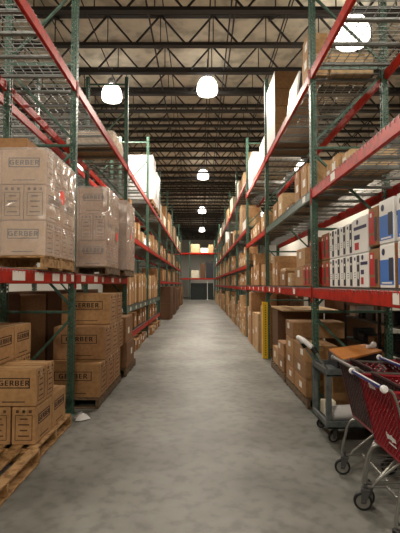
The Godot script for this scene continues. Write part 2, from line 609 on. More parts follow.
# side, x of the aisle face, depth of the shelf, depths of the frames, per bay a list of [level, beam material]
func rack(called: String, label: String, side: int, xf: float, deep: float, posts: Array, bays: Array, h := 6.1, labels := {}):
	var o := thing(called, label, "pallet rack", Vector3(side * xf, 0, 0))
	var W := 0.076
	var x0 := side * (W / 2)
	var x1 := side * (deep - W / 2)
	for i in posts.size():
		var z: float = -posts[i]
		for x in [x0, x1]:
			var p := obj("upright_post", post_mesh(h), M.rack_green, o, Vector3(x, 0.008, z))
			p.rotation.y = PI if (side > 0) == (x == x0) else 0.0
			obj("foot_plate", box_mesh(0.13, 0.008, 0.12, 0.002), M.rack_green, p, Vector3(0, -0.008, 0))
		var y := 0.2
		var flip := false
		while y < h - 0.9:
			var st := mb()
			bar(st, Vector3(x0, y, z), Vector3(x1, y, z), 0.032, 0.032, 0.003)
			obj("frame_strut", st.commit(), M.rack_green, o)
			st = mb()
			bar(st, Vector3(x0 if flip else x1, y + 0.06, z), Vector3(x1 if flip else x0, y + 0.98, z), 0.03, 0.03, 0.003)
			obj("frame_brace", st.commit(), M.rack_green, o)
			flip = not flip
			y += 1.05
		var st2 := mb()
		bar(st2, Vector3(x0, h - 0.15, z), Vector3(x1, h - 0.15, z), 0.032, 0.032, 0.003)
		obj("frame_strut", st2.commit(), M.rack_green, o)
	for b in bays.size():
		var l: float = posts[b + 1] - posts[b] - W
		var zc: float = -(posts[b + 1] + posts[b]) / 2
		for lv in bays[b]:
			var y: float = lv[0] - 0.0625
			for front in [true, false]:
				var m: String = lv[1] if front else (lv[2] if lv.size() > 2 else lv[1])
				var bx := obj("shelf_beam", beam_mesh(l), M[m], o, Vector3(side * 0.021 if front else side * (deep - 0.021), y, zc))
				for s in [-1.0, 1.0]:
					obj("end_connector", connector_mesh(), M[m], bx, Vector3(-side * (0.021 + 0.004) if front else side * 0.025, 0, s * (l / 2 + 0.032)))
				if front and labels.has(b) and labels[b].has(lv[0]):
					for q in labels[b][lv[0]]:
						var p := obj("shelf_label", slab_mesh(Vector3(0.002, 0.082, q[1])), M.paper, bx, Vector3(-side * 0.022, 0.004, -q[0] - zc))
						p.set_meta("label", "white paper shelf label")
			for k in 3:
				obj("wire_deck", deck_mesh(deep, l / 3 - 0.01, side), M.zinc, o, Vector3(side * deep / 2, lv[0], zc + (1 - k) * l / 3))
	return o

# ---------------------------------------------------------------- carts
func caster(parent: Node3D, at: Vector3, r: float, w: float, turn := 0.0):
	var c := node("caster", parent, at)
	c.rotation.y = turn
	var side := Basis(Vector3.RIGHT, PI / 2)
	var st := mb()
	lathe(st, [Vector2(r * 0.74, -w / 2), Vector2(r * 0.93, -w / 2), Vector2(r, -w / 4), Vector2(r, w / 4), Vector2(r * 0.93, w / 2), Vector2(r * 0.74, w / 2)], 20, Vector3(0, r, 0), side)
	obj("tyre", st.commit(), M.black_rubber, c)
	st = mb()
	lathe(st, [Vector2(0.0, -w * 0.42), Vector2(r * 0.3, -w * 0.5), Vector2(r * 0.34, -w * 0.3), Vector2(r * 0.75, -w * 0.36), Vector2(r * 0.75, w * 0.36), Vector2(r * 0.34, w * 0.3), Vector2(r * 0.3, w * 0.5), Vector2(0.0, w * 0.42)], 16, Vector3(0, r, 0), side)
	obj("wheel", st.commit(), M.wheel_grey, c)
	st = mb()
	for s in [-1.0, 1.0]:
		var z: float = s * (w / 2 + 0.006)
		quad(st, Vector3(-0.016, r * 0.8, z), Vector3(0.016, r * 0.8, z), Vector3(0.05, r * 2 + 0.02, z), Vector3(-0.01, r * 2 + 0.02, z), Vector3(0, 0, s))
		cbox(st, Vector3(0, r, z), Vector3(0.022, 0.022, 0.01), 0.003)
	cbox(st, Vector3(0.02, r * 2 + 0.02, 0), Vector3(0.06, 0.012, w + 0.02), 0.003)
	tube(st, [Vector3(0.02, r * 2 + 0.02, 0), Vector3(0.02, r * 2 + 0.06, 0)], 0.012, 8)
	obj("fork", st.commit(), M.wheel_hub, c)

func shopping_cart(label: String, at: Vector3, gate: String, handle: String, turn := 0.0, nested := false) -> Node3D:
	var o := thing("shopping_cart", label, "shopping cart", at, "red shopping carts", turn)
	var zt := 0.255
	var zb := 0.225
	var RT := Vector3(0.02, 0.95, zt)
	var RB := Vector3(0.12, 0.50, zb)
	var FT := Vector3(0.86, 0.92, 0.2)
	var FB := Vector3(0.80, 0.56, 0.18)
	var fz := Vector3(1, 1, -1)
	var st := mb()
	if nested: lattice(st, Vector3(0.40, 0.955, 0.225), Vector3(0.40, 0.955, -0.225), RT * fz, RT, 10, 9, 0.010)
	else: lattice(st, RB, RB * fz, RT * fz, RT, 11, 12, 0.0085)
	obj("basket_gate", st.commit(), M[gate], o)
	for s in [Vector3.ONE, fz]:
		st = mb()
		lattice(st, RB * s, FB * s, FT * s, RT * s, 17, 11, 0.0085)
		obj("basket_side", st.commit(), M.cart_red, o)
	st = mb()
	lattice(st, FB, FB * fz, FT * fz, FT, 8, 8, 0.010)
	obj("basket_front", st.commit(), M.cart_red, o)
	st = mb()
	lattice(st, RB, FB, FB * fz, RB * fz, 14, 9, 0.010)
	obj("basket_floor", st.commit(), M.cart_red, o)
	st = mb()
	for s in [Vector3.ONE, fz]:
		tube(st, smooth_path([RT * s, (RT * s).lerp(FT * s, 0.5), FT * s]), 0.011, 8)
		tube(st, [RT * s, RB * s, (RB * s).lerp(FB * s, 0.5), FB * s, FT * s], 0.009, 8)
	tube(st, [FT, FT * fz], 0.011, 8)
	tube(st, [RB, RB * fz], 0.010, 8)
	obj("basket_rim", st.commit(), M.chrome if gate == "cart_dark" else M.cart_red, o)
	# child-seat flap hinged behind the handle
	st = mb()
	lattice(st, Vector3(0.20, 0.70, zb), Vector3(0.20, 0.70, -zb), Vector3(0.10, 0.97, -zb), Vector3(0.10, 0.97, zb), 10, 6, 0.008)
	obj("child_seat", st.commit(), M.cart_dark, o)
	# frame of bent chromed tube
	st = mb()
	for s in [1.0, -1.0]:
		tube(st, smooth_path([Vector3(0.82, 0.53, s * 0.17), Vector3(0.45, 0.49, s * 0.2), Vector3(0.16, 0.47, s * 0.225), Vector3(0.085, 0.42, s * 0.245), Vector3(0.05, 0.30, s * 0.25), Vector3(0.03, 0.19, s * 0.255), Vector3(0.06, 0.165, s * 0.255), Vector3(0.18, 0.165, s * 0.25), Vector3(0.78, 0.165, s * 0.2)], 4), 0.012, 8)
		tube(st, smooth_path([Vector3(0.10, 0.165, s * 0.25), Vector3(0.14, 0.21, s * 0.25), Vector3(0.36, 0.40, s * 0.21), Vector3(0.42, 0.44, s * 0.2)], 3), 0.010, 8)
		tube(st, smooth_path([Vector3(0.145, 0.47, s * 0.235), Vector3(0.09, 0.72, s * 0.25), Vector3(0.03, 0.94, s * 0.262), Vector3(-0.03, 0.975, s * 0.262)], 4), 0.008, 8)
	tube(st, [Vector3(0.2, 0.165, 0.245), Vector3(0.2, 0.165, -0.245)], 0.009, 8)
	tube(st, [Vector3(0.76, 0.165, 0.2), Vector3(0.76, 0.165, -0.2)], 0.009, 8)
	for k in 5: tube(st, [Vector3(0.2, 0.17, (k - 2) * 0.08), Vector3(0.76, 0.17, (k - 2) * 0.07)], 0.004, 6)
	obj("frame", st.commit(), M.chrome, o)
	st = mb()
	tube(st, [Vector3(-0.03, 0.975, 0.25), Vector3(-0.03, 0.975, -0.25)], 0.0135, 12)
	var hd := obj("handle", st.commit(), M[handle], o)
	st = mb()
	cbox(st, Vector3(-0.036, 0.9875, 0), Vector3(0.012, 0.004, 0.42), 0.001)
	if handle == "cart_blue": obj("handle_strip", st.commit(), M.plastic_white, hd)
	for s in [1.0, -1.0]:
		st = mb()
		lathe(st, [Vector2(0, -0.02), Vector2(0.018, -0.018), Vector2(0.023, -0.008), Vector2(0.023, 0.01), Vector2(0.016, 0.018), Vector2(0, 0.02)], 14, Vector3(-0.03, 0.975, s * 0.262), Basis(Vector3.RIGHT, PI / 2))
		obj("handle_cap", st.commit(), M.plastic_white if handle == "cart_blue" else M.wheel_grey, hd)
	for s in [1.0, -1.0]:
		caster(o, Vector3(0.03, 0.0, s * 0.255), 0.064, 0.03, 0.25 * s)
		caster(o, Vector3(0.74, 0.0, s * 0.19), 0.064, 0.03, -0.3 * s)
	if gate == "cart_red" and not nested:  # the white wordmark low on the gate and the mark under the handle
		st = mb()
		var up := (RT - RB).normalized()
		up.z = 0
		var nrm := Vector3(-up.y, up.x, 0)
		var bas := Basis(Vector3(0, 0, 1), up, nrm)
		var c := RB * Vector3(1, 1, 0) + up * 0.13 + nrm * 0.008 + Vector3(0, 0, 0.09)
		for k in 6: cbox(st, c + Vector3(0, 0, (k - 2.5) * 0.022), Vector3(0.014, [0.045, 0.03, 0.028, 0.045, 0.03, 0.026][k], 0.003), 0.0, bas)
		cbox(st, c - up * 0.045, Vector3(0.10, 0.008, 0.003), 0.0, bas)
		for k in 3: cbox(st, c + up * 0.30 + Vector3(0, 0, -0.16 + 0.035 * k), Vector3(0.03, 0.03 - 0.006 * k, 0.003), 0.0, bas)
		obj("wordmark", st.commit(), M.plastic_white, o).set_meta("kind", "stuff")
	return o

func utility_cart(at: Vector3):
	var o := thing("utility_cart", "grey two-shelf utility cart standing beside the rack post behind the shopping carts", "utility cart", at)
	var L := 0.95
	var Wd := 0.54
	var st := mb()
	for y in [0.14, 0.66]:
		st = mb()
		cbox(st, Vector3(L / 2, y + 0.02, 0), Vector3(L, 0.03, Wd), 0.008)
		for s in [-1.0, 1.0]:
			cbox(st, Vector3(L / 2, y + 0.045, s * (Wd / 2 - 0.012)), Vector3(L, 0.075, 0.024), 0.006)
			cbox(st, Vector3(L / 2 + s * (L / 2 - 0.012), y + 0.045, 0), Vector3(0.024, 0.075, Wd - 0.04), 0.006)
		obj("shelf_tray", st.commit(), M.utility_grey, o)
	for sx in [0.03, L - 0.03]:
		for s in [-1.0, 1.0]:
			obj("corner_post", box_mesh(0.055, 0.51, 0.05, 0.008), M.utility_grey, o, Vector3(sx, 0.17, s * (Wd / 2 - 0.03)))
	for sx in [0.08, L - 0.12]:
		for s in [-1.0, 1.0]: caster(o, Vector3(sx, 0, s * (Wd / 2 - 0.06)), 0.052, 0.03, 0.15)
	for s in [-1.0, 1.0]:
		st = mb()
		tube(st, smooth_path([Vector3(0.03, 0.72, s * (Wd / 2 - 0.03)), Vector3(-0.05, 0.84, s * (Wd / 2 - 0.03)), Vector3(-0.13, 0.96, s * (Wd / 2 - 0.06)), Vector3(-0.18, 1.0, s * (Wd / 2 - 0.14))], 4), 0.012, 8)
		obj("handle_tube", st.commit(), M.chrome, o)
		st = mb()
		tube(st, [Vector3(-0.085, 0.895, s * 0.235), Vector3(-0.118, 0.948, s * 0.216)], 0.03, 12)
		obj("grip_end", st.commit(), M.black_rubber, o)
	st = mb()
	tube(st, smooth_path([Vector3(-0.12, 0.95, 0.215), Vector3(-0.18, 1.005, 0.14), Vector3(-0.2, 1.02, 0.0), Vector3(-0.18, 1.005, -0.14), Vector3(-0.12, 0.95, -0.215)], 5), 0.026, 12)
	obj("grip", st.commit(), M.plastic_white, o)

# ---------------------------------------------------------------- lamps
func high_bay(at: Vector3, label: String, e: float, big := 1.0):
	# prismatic bowl that glows all round, ballast above it, the light just under its mouth
	var o := thing("high_bay_lamp", label, "ceiling lamp", at, "high bay lamps")
	var st := mb()
	var prof := []
	for q in [[0.0, 0.02], [0.16, 0.0], [0.26, 0.03], [0.285, 0.10], [0.28, 0.22], [0.25, 0.33], [0.19, 0.42], [0.12, 0.46], [0.0, 0.465]]: prof.append(Vector2(q[0], q[1]) * big)
	lathe(st, prof, 28)
	obj("glowing_bowl", st.commit(), M.lamp_glow, o)
	st = mb()
	lathe(st, [Vector2(0.0, 0.467 * big), Vector2(0.12, 0.467 * big), Vector2(0.12, 0.58), Vector2(0.09, 0.64), Vector2(0, 0.64)], 16)
	obj("ballast_housing", st.commit(), M.lamp_metal, o)
	st = mb()
	tube(st, [Vector3(0, 0.6, 0), Vector3(0, ROOF + 0.78 - at.y, 0)], 0.012, 8)
	obj("hanger", st.commit(), M.lamp_metal, o)
	var l := SpotLight3D.new()
	l.name = "lamp_light"
	l.position = Vector3(0, -0.03, 0)
	l.rotation.x = -PI / 2
	l.spot_angle = 85.0
	l.spot_angle_attenuation = 0.3
	l.light_color = Color(1.0, 0.955, 0.89)
	l.light_energy = e
	l.light_size = 0.25
	l.spot_range = 60.0
	l.spot_attenuation = 2.0
	l.shadow_enabled = true
	o.add_child(l, true)

# ---------------------------------------------------------------- the setting
func structure(called: String, mesh: Mesh, m: String, label: String, at := Vector3.ZERO) -> MeshInstance3D:
	var o := obj(called, mesh, M[m], null, at)
	o.set_meta("kind", "structure")
	o.set_meta("label", label)
	return o

func setting():
	var X0 := -10.0
	var X1 := 7.0
	var Z0 := 9.0
	var Z1 := -52.0
	var cx := (X0 + X1) / 2
	var cz := (Z0 + Z1) / 2
	var sx := X1 - X0
	var sz := Z0 - Z1
	structure("floor", slab_mesh(Vector3(sx, 0.3, sz)), "concrete", "worn grey concrete floor with faint stains and tyre marks", Vector3(cx, -0.15, cz))
	var roof := structure("ceiling", slab_mesh(Vector3(sx, 0.3, sz)), "roof_deck", "beige steel roof deck over dark open-web joists", Vector3(cx, ROOF + 0.78 + 0.15, cz))
	structure("wall_left", slab_mesh(Vector3(0.3, 8.0, sz)), "wall_paint", "pale warehouse wall beyond the left racks", Vector3(X0 - 0.15, 4, cz))
	structure("wall_right", slab_mesh(Vector3(0.3, 8.0, sz)), "wall_paint", "pale warehouse wall beyond the right rack", Vector3(X1 + 0.15, 4, cz))
	structure("wall_far", slab_mesh(Vector3(sx, 8.0, 0.3)), "wall_paint", "pale end wall of the warehouse behind the cross rack", Vector3(cx, 4, Z1 - 0.15))
	structure("wall_near", slab_mesh(Vector3(sx, 8.0, 0.3)), "wall_paint", "pale wall behind the camera", Vector3(cx, 4, Z0 + 0.15))
	# open-web joists across the building
	var lo := ROOF - (ROOF + 0.93)   # bottom chord, relative to the ceiling node
	var hi := -0.17
	var chords := []
	for y in [lo + 0.03, hi - 0.03]:
		var st := mb()
		for s in [-1.0, 1.0]: cbox(st, Vector3(0, y, s * 0.036), Vector3(sx, 0.075, 0.06))
		chords.append(st.commit())
	var web := mb()
	var n := int(sx / 0.6)
	for k in n:
		var xa := -sx / 2 + k * 0.6 + 0.1
		var up := k % 2 == 0
		bar(web, Vector3(xa, (lo if up else hi) + (0.03 if up else -0.03), 0), Vector3(xa + 0.6, (hi if up else lo) + (-0.03 if up else 0.03), 0), 0.036, 0.036)
		if not up: bar(web, Vector3(xa, lo + 0.03, 0), Vector3(xa, hi - 0.03, 0), 0.02, 0.02)
	var webm := web.commit()
	var z := -2.02
	while z > Z1:
		var j := obj("roof_joist", chords[0], M.joist_steel, roof, Vector3(0, 0, z - cz))
		obj("top_chord", chords[1], M.joist_steel, j)
		obj("web_bars", webm, M.joist_steel, j)
		z -= 1.22
	# bridging, conduits and a sprinkler pipe along the building
	for b in [[-5.2, lo + 0.09, 0.014], [-3.4, hi - 0.1, 0.014], [-2.3, lo + 0.09, 0.014], [-1.05, lo + 0.09, 0.02], [-0.8, hi - 0.1, 0.014], [0.2, lo + 0.10, 0.016], [0.62, lo + 0.12, 0.016], [0.78, hi - 0.1, 0.02], [1.75, lo + 0.09, 0.016], [2.0, hi - 0.1, 0.014], [3.6, lo + 0.09, 0.014], [5.2, hi - 0.1, 0.014]]:
		var st := mb()
		tube(st, [Vector3(b[0] - cx, b[1], sz / 2), Vector3(b[0] - cx, b[1], -sz / 2)], b[2], 6)
		obj("bridging_rod", st.commit(), M.joist_steel, roof)
	var br := mb()
	for q in [[-3.2, -8.3], [-1.0, -9.5], [1.6, -8.3], [-2.2, -12.0], [2.6, -10.7], [0.9, -14.4], [-3.6, -15.6]]:
		bar(br, Vector3(q[0] - cx, lo + 0.05, q[1] - cz), Vector3(q[0] - cx, hi - 0.05, q[1] - 1.22 - cz), 0.03, 0.03)
	obj("cross_bridging", br.commit(), M.joist_steel, roof)

func _ready():
	rng.seed = 11
	make_materials()
	var cam := Camera3D.new()
	cam.name = "camera"
	cam.position = Vector3(0, EYE, 0)
	cam.rotation_degrees = Vector3(2.39, 0, 0)
	cam.fov = rad_to_deg(2.0 * atan(266.5 / 420.0))
	cam.near = 0.05
	cam.far = 200.0
	add_child(cam)
	cam.current = true
	var env := Environment.new()
	env.background_mode = Environment.BG_COLOR
	env.background_color = Color(0.02, 0.02, 0.02)
	env.tonemap_mode = Environment.TONE_MAPPER_LINEAR
	env.tonemap_exposure = 1.0
	env.sdfgi_enabled = true
	env.ssao_enabled = true
	env.ssil_enabled = true
	var we := WorldEnvironment.new()
	we.name = "environment"
	we.environment = env
	add_child(we)

	setting()
	lamps()
	racks()
	left_goods()
	right_goods()
	far_goods()
	carts()

func lamps():
	var e := 29.0
	for l in [[0.2, -11.3, "lit lamp over the middle of the aisle, nearest of that line"], [0.15, -20.6, "lit lamp over the middle of the aisle, second of that line"], [0.15, -30.6, "lit lamp over the aisle, third of that line"], [0.2, -41.5, "small lit lamp over the far end of the aisle, above the cross rack"], [-2.5, -11.7, "lit lamp hanging over the left rack beside its tall posts"], [3.3, -8.9, "large glaring lamp seen through the wire deck of the right rack"], [-2.5, 0.6, "lamp over the left rack beside the camera, above the frame"], [3.3, 0.7, "lamp over the right rack beside the camera, above the frame"], [0.2, 7.0, "lamp over the aisle behind the camera"], [-5.6, -4.0, "lamp over the next aisle beyond the left racks"], [-5.6, -19.0, "lamp over the next aisle beyond the left racks, further along"], [4.6, -19.0, "lamp beyond the right rack, further along"], [4.6, -32.0, "lamp beyond the right rack near its far end"], [-5.6, -34.0, "lamp over the next aisle beyond the left racks near its far end"]]:
		high_bay(Vector3(l[0], ROOF - 0.22, l[1]), l[2], e, 1.3 if l[0] == 3.3 else 1.0)

func racks():
	var lp := []
	for k in range(-2, 9): lp.append(5.25 + PITCH * k)
	var rp := []
	for k in range(-2, 10): rp.append(5.34 + PITCH * k)
	var R := "beam_red"
	var T := "rack_teal"
	var near_l := [[1.73, R], [4.16, R]]
	var far_l := [[0.5, R], [1.1, T], [2.72, R], [4.16, R]]
	var open_l := [[1.73, R], [2.72, R], [4.16, R]]
	var lb := [near_l, near_l, near_l]
	for k in 7: lb.append(far_l if k < 2 else open_l)
	var rb := [[[1.55, R], [2.81, R], [4.36, R]], [[1.55, R], [2.81, R], [4.36, R]], [[1.55, R], [2.81, T, R], [4.36, R]], [[1.55, R], [2.81, R], [4.36, R]]]
	for k in 7: rb.append([[1.53, R], [2.2, R], [3.33, R], [4.85, R]])
	var ll := {1: {1.73: [[3.62, 0.25], [4.08, 0.22], [4.55, 0.22], [4.84, 0.1], [5.14, 0.1]]}, 2: {1.73: [[5.62, 0.2], [6.3, 0.2], [6.75, 0.12], [7.5, 0.2], [8.2, 0.16]]}, 3: {1.1: [[9.5, 0.15], [10.3, 0.15], [11.1, 0.15], [12.0, 0.15]]}, 4: {1.1: [[13.3, 0.15], [14.3, 0.15]]}}
	var rl := {1: {2.81: [[4.45, 0.14]], 1.55: [[3.05, 0.1]]}, 2: {1.55: [[6.35, 0.12], [7.5, 0.12], [8.1, 0.12], [8.6, 0.12]], 2.81: [[5.7, 0.16]]}, 3: {1.55: [[9.5, 0.12], [10.2, 0.12], [11.2, 0.12], [12.0, 0.12]]}, 4: {1.53: [[13.2, 0.12], [14.4, 0.12]]}}
	rack("pallet_rack", "long green and red pallet rack along the left of the aisle, holding printed cartons", -1, 1.56, 0.92, lp, lb, 6.1, ll)
	rack("pallet_rack", "long green and red pallet rack along the right of the aisle, above the carts", 1, 1.42, 1.0, rp, rb, 6.1, rl)
	rack("pallet_rack", "back rack standing behind the left rack, seen through its shelves", -1, 2.66, 0.92, lp.slice(0, 6), [near_l, near_l, near_l, near_l, near_l], 6.1)
	# the rack across the far end of the aisle
	var o := thing("pallet_rack", "cross rack closing the far end of the aisle, with orange-red beams", "pallet rack", Vector3(0, 0, -43.0))
	for x in [-3.6, -1.05, 1.5, 4.1]:
		for z in [0.0, -1.0]:
			obj("upright_post", post_mesh(6.1), M.rack_green, o, Vector3(x, 0, z))
		var st := mb()
		for k in 5: bar(st, Vector3(x, 0.3 + k * 1.1, 0), Vector3(x, 1.3 + k * 1.1, -1.0), 0.03, 0.03)
		obj("frame_brace", st.commit(), M.rack_green, o)
	for y in [2.2, 4.8]:
		for i in 3:
			for z in [0.06, -1.06]:
				var st := mb()
				cbox(st, Vector3(-2.325 + i * 2.56, y - 0.07, z), Vector3(2.5, 0.14, 0.045), 0.006)
				obj("shelf_beam", st.commit(), M.beam_red, o)
			var dk := obj("wire_deck", deck_mesh(1.0, 2.5, 1), M.zinc, o, Vector3(-2.325 + i * 2.56, y, -0.5))
			dk.rotation.y = PI / 2
	# yellow guard on the second post of the right rack
	var g := thing("post_guard", "yellow post protector on the right rack's second visible post", "post guard", Vector3(1.35, 0.012, -9.08))
	var gs := mb()
	for f in [[Vector3(0, 0.6, 0.0), Vector3(0.012, 1.2, 0.12)], [Vector3(0.05, 0.6, 0.062), Vector3(0.1, 1.2, 0.01)], [Vector3(0.05, 0.6, -0.062), Vector3(0.1, 1.2, 0.01)]]: cbox(gs, f[0], f[1], 0.003)
	obj("guard_shell", gs.commit(), M.yellow_paint, g)
	gs = mb()
	for k in 22: cbox(gs, Vector3(0.05, 0.08 + k * 0.05, 0.0675), Vector3(0.022, 0.022, 0.003))
	obj("guard_holes", gs.commit(), M.steel_dark, g).set_meta("kind", "stuff")

const LTAN := ["cardboard0", "cardboard1", "cardboard2", "cardboard4", "cardboard6"]
const LDARK := ["cardboard1", "cardboard3", "cardboard5", "cardboard4"]

func food_carton(lat: float, z: float, y: float, along: bool, label: String, tone := "cardboard0", s := Vector3(0.43, 0.34, 0.235)):
	# along: the wide side faces the camera; else the wide side faces the aisle
	var w := s.x if along else s.z
	var d := s.z if along else s.x
	var o := carton(-1, lat, z, y, w - 0.006, s.y - 0.004, d - 0.006, tone, label, "framed-name cartons on the left", 0)
	var dims := Vector3(snappedf(w - 0.006, 0.02), snappedf(s.y - 0.004, 0.02), snappedf(d - 0.006, 0.02))
	obj("tape_strip", tape_mesh(dims.x, dims.y, dims.z), M.tape, o)
	if along:
		name_print(o, dims, "z+", dims.x)
		panel_print(o, dims, "x+", dims.z)
	else:
		panel_print(o, dims, "z+", dims.x)
		name_print(o, dims, "x+", dims.z)
	return o

func left_goods():
	# --- floor, first bay
	pallet(-1.98, -4.34, 0, "pale wooden pallet on the floor under the front printed cartons, left rack", 1.0, 1.04, "pallet_wood", "wooden pallets", PI / 2)
	pallet(-1.95, -3.2, 0, "empty pale wooden pallet at the bottom left corner of the view", 1.25, 1.04, "pallet_wood", "wooden pallets", PI / 2)
	var y := 0.132
	for i in 4:
		for j in 2: food_carton(1.5 + i * 0.235, 3.9 + j * 0.435, y, false, "printed tan carton in bottom layer of first pallet, %s from aisle, %s row" % [ORD[i], ["front", "back"][j]])
	y += 0.345
	for i in 2:
		for j in (2 if i == 0 else 4): food_carton(1.5 + i * 0.435, 3.9 + j * 0.237, y, true, "tan carton in second layer of first pallet, %s column, %s from the front" % [["aisle", "inner"][i], ORD[j]])
	y += 0.345
	for i in 2:
		for j in 2: food_carton(1.93 + i * 0.24, 3.98 + j * 0.435, y, false, "tan carton on top layer of first pallet, %s column, %s" % [["aisle", "inner"][i], ["nearer", "further"][j]])
	# --- floor, second bay: three stepped layers of big printed cartons
	pallet(-1.80, -6.2, 0, "worn pallet under the stepped big cartons, second bay of left rack", 1.0, 1.5, "pallet_grey")
	var big := Vector3(0.70, 0.435, 0.46)
	for k in 3:
		for j in 3 - (1 if k == 2 else 0):
			food_carton(1.30, 5.50 + k * 0.26 + j * 0.465 + (0.06 if k == 2 else 0.0), 0.132 + k * 0.444, true, "big printed tan carton, %s layer of stepped stack in second bay, %s from front" % [["bottom", "middle", "top"][k], ORD[j]], ["cardboard1", "cardboard4", "cardboard0"][(k + j) % 3], big)
	pallet(-1.75, -7.85, 0, "worn pallet under two dark cartons, far half of left second bay", 0.95, 1.1, "pallet_grey")
	carton(-1, 1.28, 7.4, 0.132, 0.7, 0.44, 0.8, "cardboard5", "dark tan carton on worn pallet past the stepped stack, lower of two", "floor cartons of the left rack")
	carton(-1, 1.30, 7.4, 0.574, 0.7, 0.44, 0.72, "cardboard3", "brown carton on worn pallet past the stepped stack, upper of two", "floor cartons of the left rack")
	# white plastic scrap at the foot of the post
	var st := mb()
	var r := RandomNumberGenerator.new()
	r.seed = 4
	var ring := []
	for k in 9: ring.append(Vector3(cos(k * TAU / 9) * r.randf_range(0.05, 0.11), r.randf_range(0.0, 0.02), sin(k * TAU / 9) * r.randf_range(0.06, 0.13)))
	for k in 9:
		var top := Vector3(r.randf_range(-0.02, 0.02), r.randf_range(0.05, 0.09), r.randf_range(-0.02, 0.02))
		quad(st, ring[k], ring[(k + 1) % 9], ring[(k + 1) % 9] * 0.5 + Vector3(0, r.randf_range(0.03, 0.07), 0), ring[k] * 0.5 + Vector3(0, r.randf_range(0.03, 0.07), 0), Vector3.UP)
		tri(st, ring[k] * 0.5 + Vector3(0, 0.04, 0), ring[(k + 1) % 9] * 0.5 + Vector3(0, 0.04, 0), top, Vector3.UP)
	tag(obj("plastic_scrap", st.commit(), M.bag_white, null, Vector3(-1.40, 0.002, -5.05)), "crumpled white plastic scrap at the foot of the left rack's post", "scrap")
	# --- eye-level shelf, first and second bays: three wrapped loads on pallets
	var P := 1.742
	pallet(-1.98, -4.53, P, "pallet under the nearest film-wrapped load on the left eye-level shelf", 0.96, 0.98)
	wrapped_load(-1, 1.5, 4.06, P + 0.132, 3, 0.35, "cardboard2", "film-wrapped load of printed cartons on left shelf, nearest, with an orange sticker", true, 1)
	pallet(-1.93, -7.1, P, "pallet under the second film-wrapped load on the left eye-level shelf", 0.96, 1.0, "pallet_grey")
	wrapped_load(-1, 1.47, 6.6, P + 0.132, 3, 0.42, "cardboard4", "film-wrapped load of printed cartons on left shelf, second from the camera", true, 2)
	pallet(-1.88, -8.4, P, "pallet under the third film-wrapped load on the left eye-level shelf", 0.96, 1.0, "pallet_grey")
	wrapped_load(-1, 1.40, 7.98, P + 0.132, 3, 0.44, "cardboard3", "brown film-wrapped load on left shelf, third, nearest the second post", false, 3)
	for s in [[-1.486, 2.53, -4.5, 0.075], [-1.454, 2.42, -7.32, 0.08], [-1.384, 2.55, -8.45, 0.07]]:
		st = mb()
		lathe(st, [Vector2(0, 0.003), Vector2(s[3], 0.002), Vector2(s[3], 0)], 14, Vector3.ZERO, Basis(Vector3(0, 0, 1), -PI / 2))
		tag(obj("warning_sticker", st.commit(), M.orange_sticker, null, Vector3(s[0], s[1], s[2])), "round orange sticker on the side of %s film-wrapped load" % {-4.5: "the nearest", -7.32: "the second", -8.45: "the third"}[s[2]], "sticker", "orange stickers on wrapped loads")
	# things lying on the nearest load
	carton(-1, 1.75, 4.2, P + 0.132 + 1.09, 0.6, 0.12, 0.5, "cardboard3", "flat brown carton lying on top of the nearest wrapped load", "", 0)
	# --- top shelf of the left rack
	wrapped_load(-1, 1.60, 7.7, 4.176, 1, 0.26, "cardboard6", "low film-wrapped load on left high shelf, seen through the deck of second bay", false, 5)
	pallet(-1.98, -13.75, 4.172, "pallet under the white load on the left rack's high shelf", 0.96, 1.0)
	wrapped_load(-1, 1.52, 13.3, 4.31, 3, 0.47, "white_box", "tall white wrapped load on left high shelf, nearest of the bright pair", false, 6, "white_film")
	pallet(-1.98, -15.2, 4.172, "pallet under the second white load on the left rack's high shelf", 0.96, 1.0)
	wrapped_load(-1, 1.54, 14.8, 4.31, 3, 0.42, "cream_box", "tall white wrapped load on left high shelf, further of the bright pair", false, 7, "white_film")
	# --- third bay onwards
	for b in range(3, 10):
		var z0: float = 5.25 + PITCH * (b - 2) + 0.08
		var z1: float = z0 + PITCH - 0.16
		var bay: String = "left rack's %s bay" % ORD[b - 1]
		var far := b > 5
		var dt := 1 if not far else 0
		if b < 5:
			fill(-1, z0, z1, 0.512, 1.60, 0.46, {"d": [0.22, 0.42], "w": [0.4, 0.6], "h": [0.26, 0.42], "tones": LDARK, "stack": 0.1, "gap": 0.12, "detail": dt, "where": "the knee-high shelf of " + bay, "group": "cartons on the left knee-high shelf"})
			fill(-1, z0, z1, 1.112, 1.60, 1.4, {"d": [0.2, 0.36], "w": [0.4, 0.6], "h": [0.6, 0.82], "tones": LTAN, "stack": 0.0, "gap": 0.08, "detail": dt, "where": "the waist-high shelf of " + bay, "group": "cartons on the left waist-high shelf"})
			fill(-1, z0, z1, 0.002, 1.50, 0.34, {"d": [0.3, 0.5], "w": [0.4, 0.6], "h": [0.2, 0.32], "tones": LDARK, "stack": 0.0, "gap": 0.15, "detail": dt, "where": "the floor under " + bay, "group": "floor cartons of the left rack"})
		else:
			fill(-1, z0, z1, 1.742, 1.62, 0.8, {"d": [0.5, 0.9], "w": [0.4, 0.6], "h": [0.4, 0.7], "tones": LDARK, "stack": 0.1, "gap": 0.3, "detail": 0, "stuff": b >= 7, "where": "the eye-level shelf of " + bay, "group": "cartons on the left eye-level shelf"})
			if b > 6: fill(-1, z0 + 0.3, z1, 0.002, 1.34, 1.45, {"d": [0.5, 0.8], "w": [0.5, 0.7], "h": [0.6, 0.72], "tones": ["cardboard7", "cardboard5", "cardboard3"], "stack": 0.95, "gap": 0.4, "ragged": 0.15, "detail": 0, "stuff": b >= 7, "where": "the floor under " + bay, "group": "floor cartons of the left rack"})
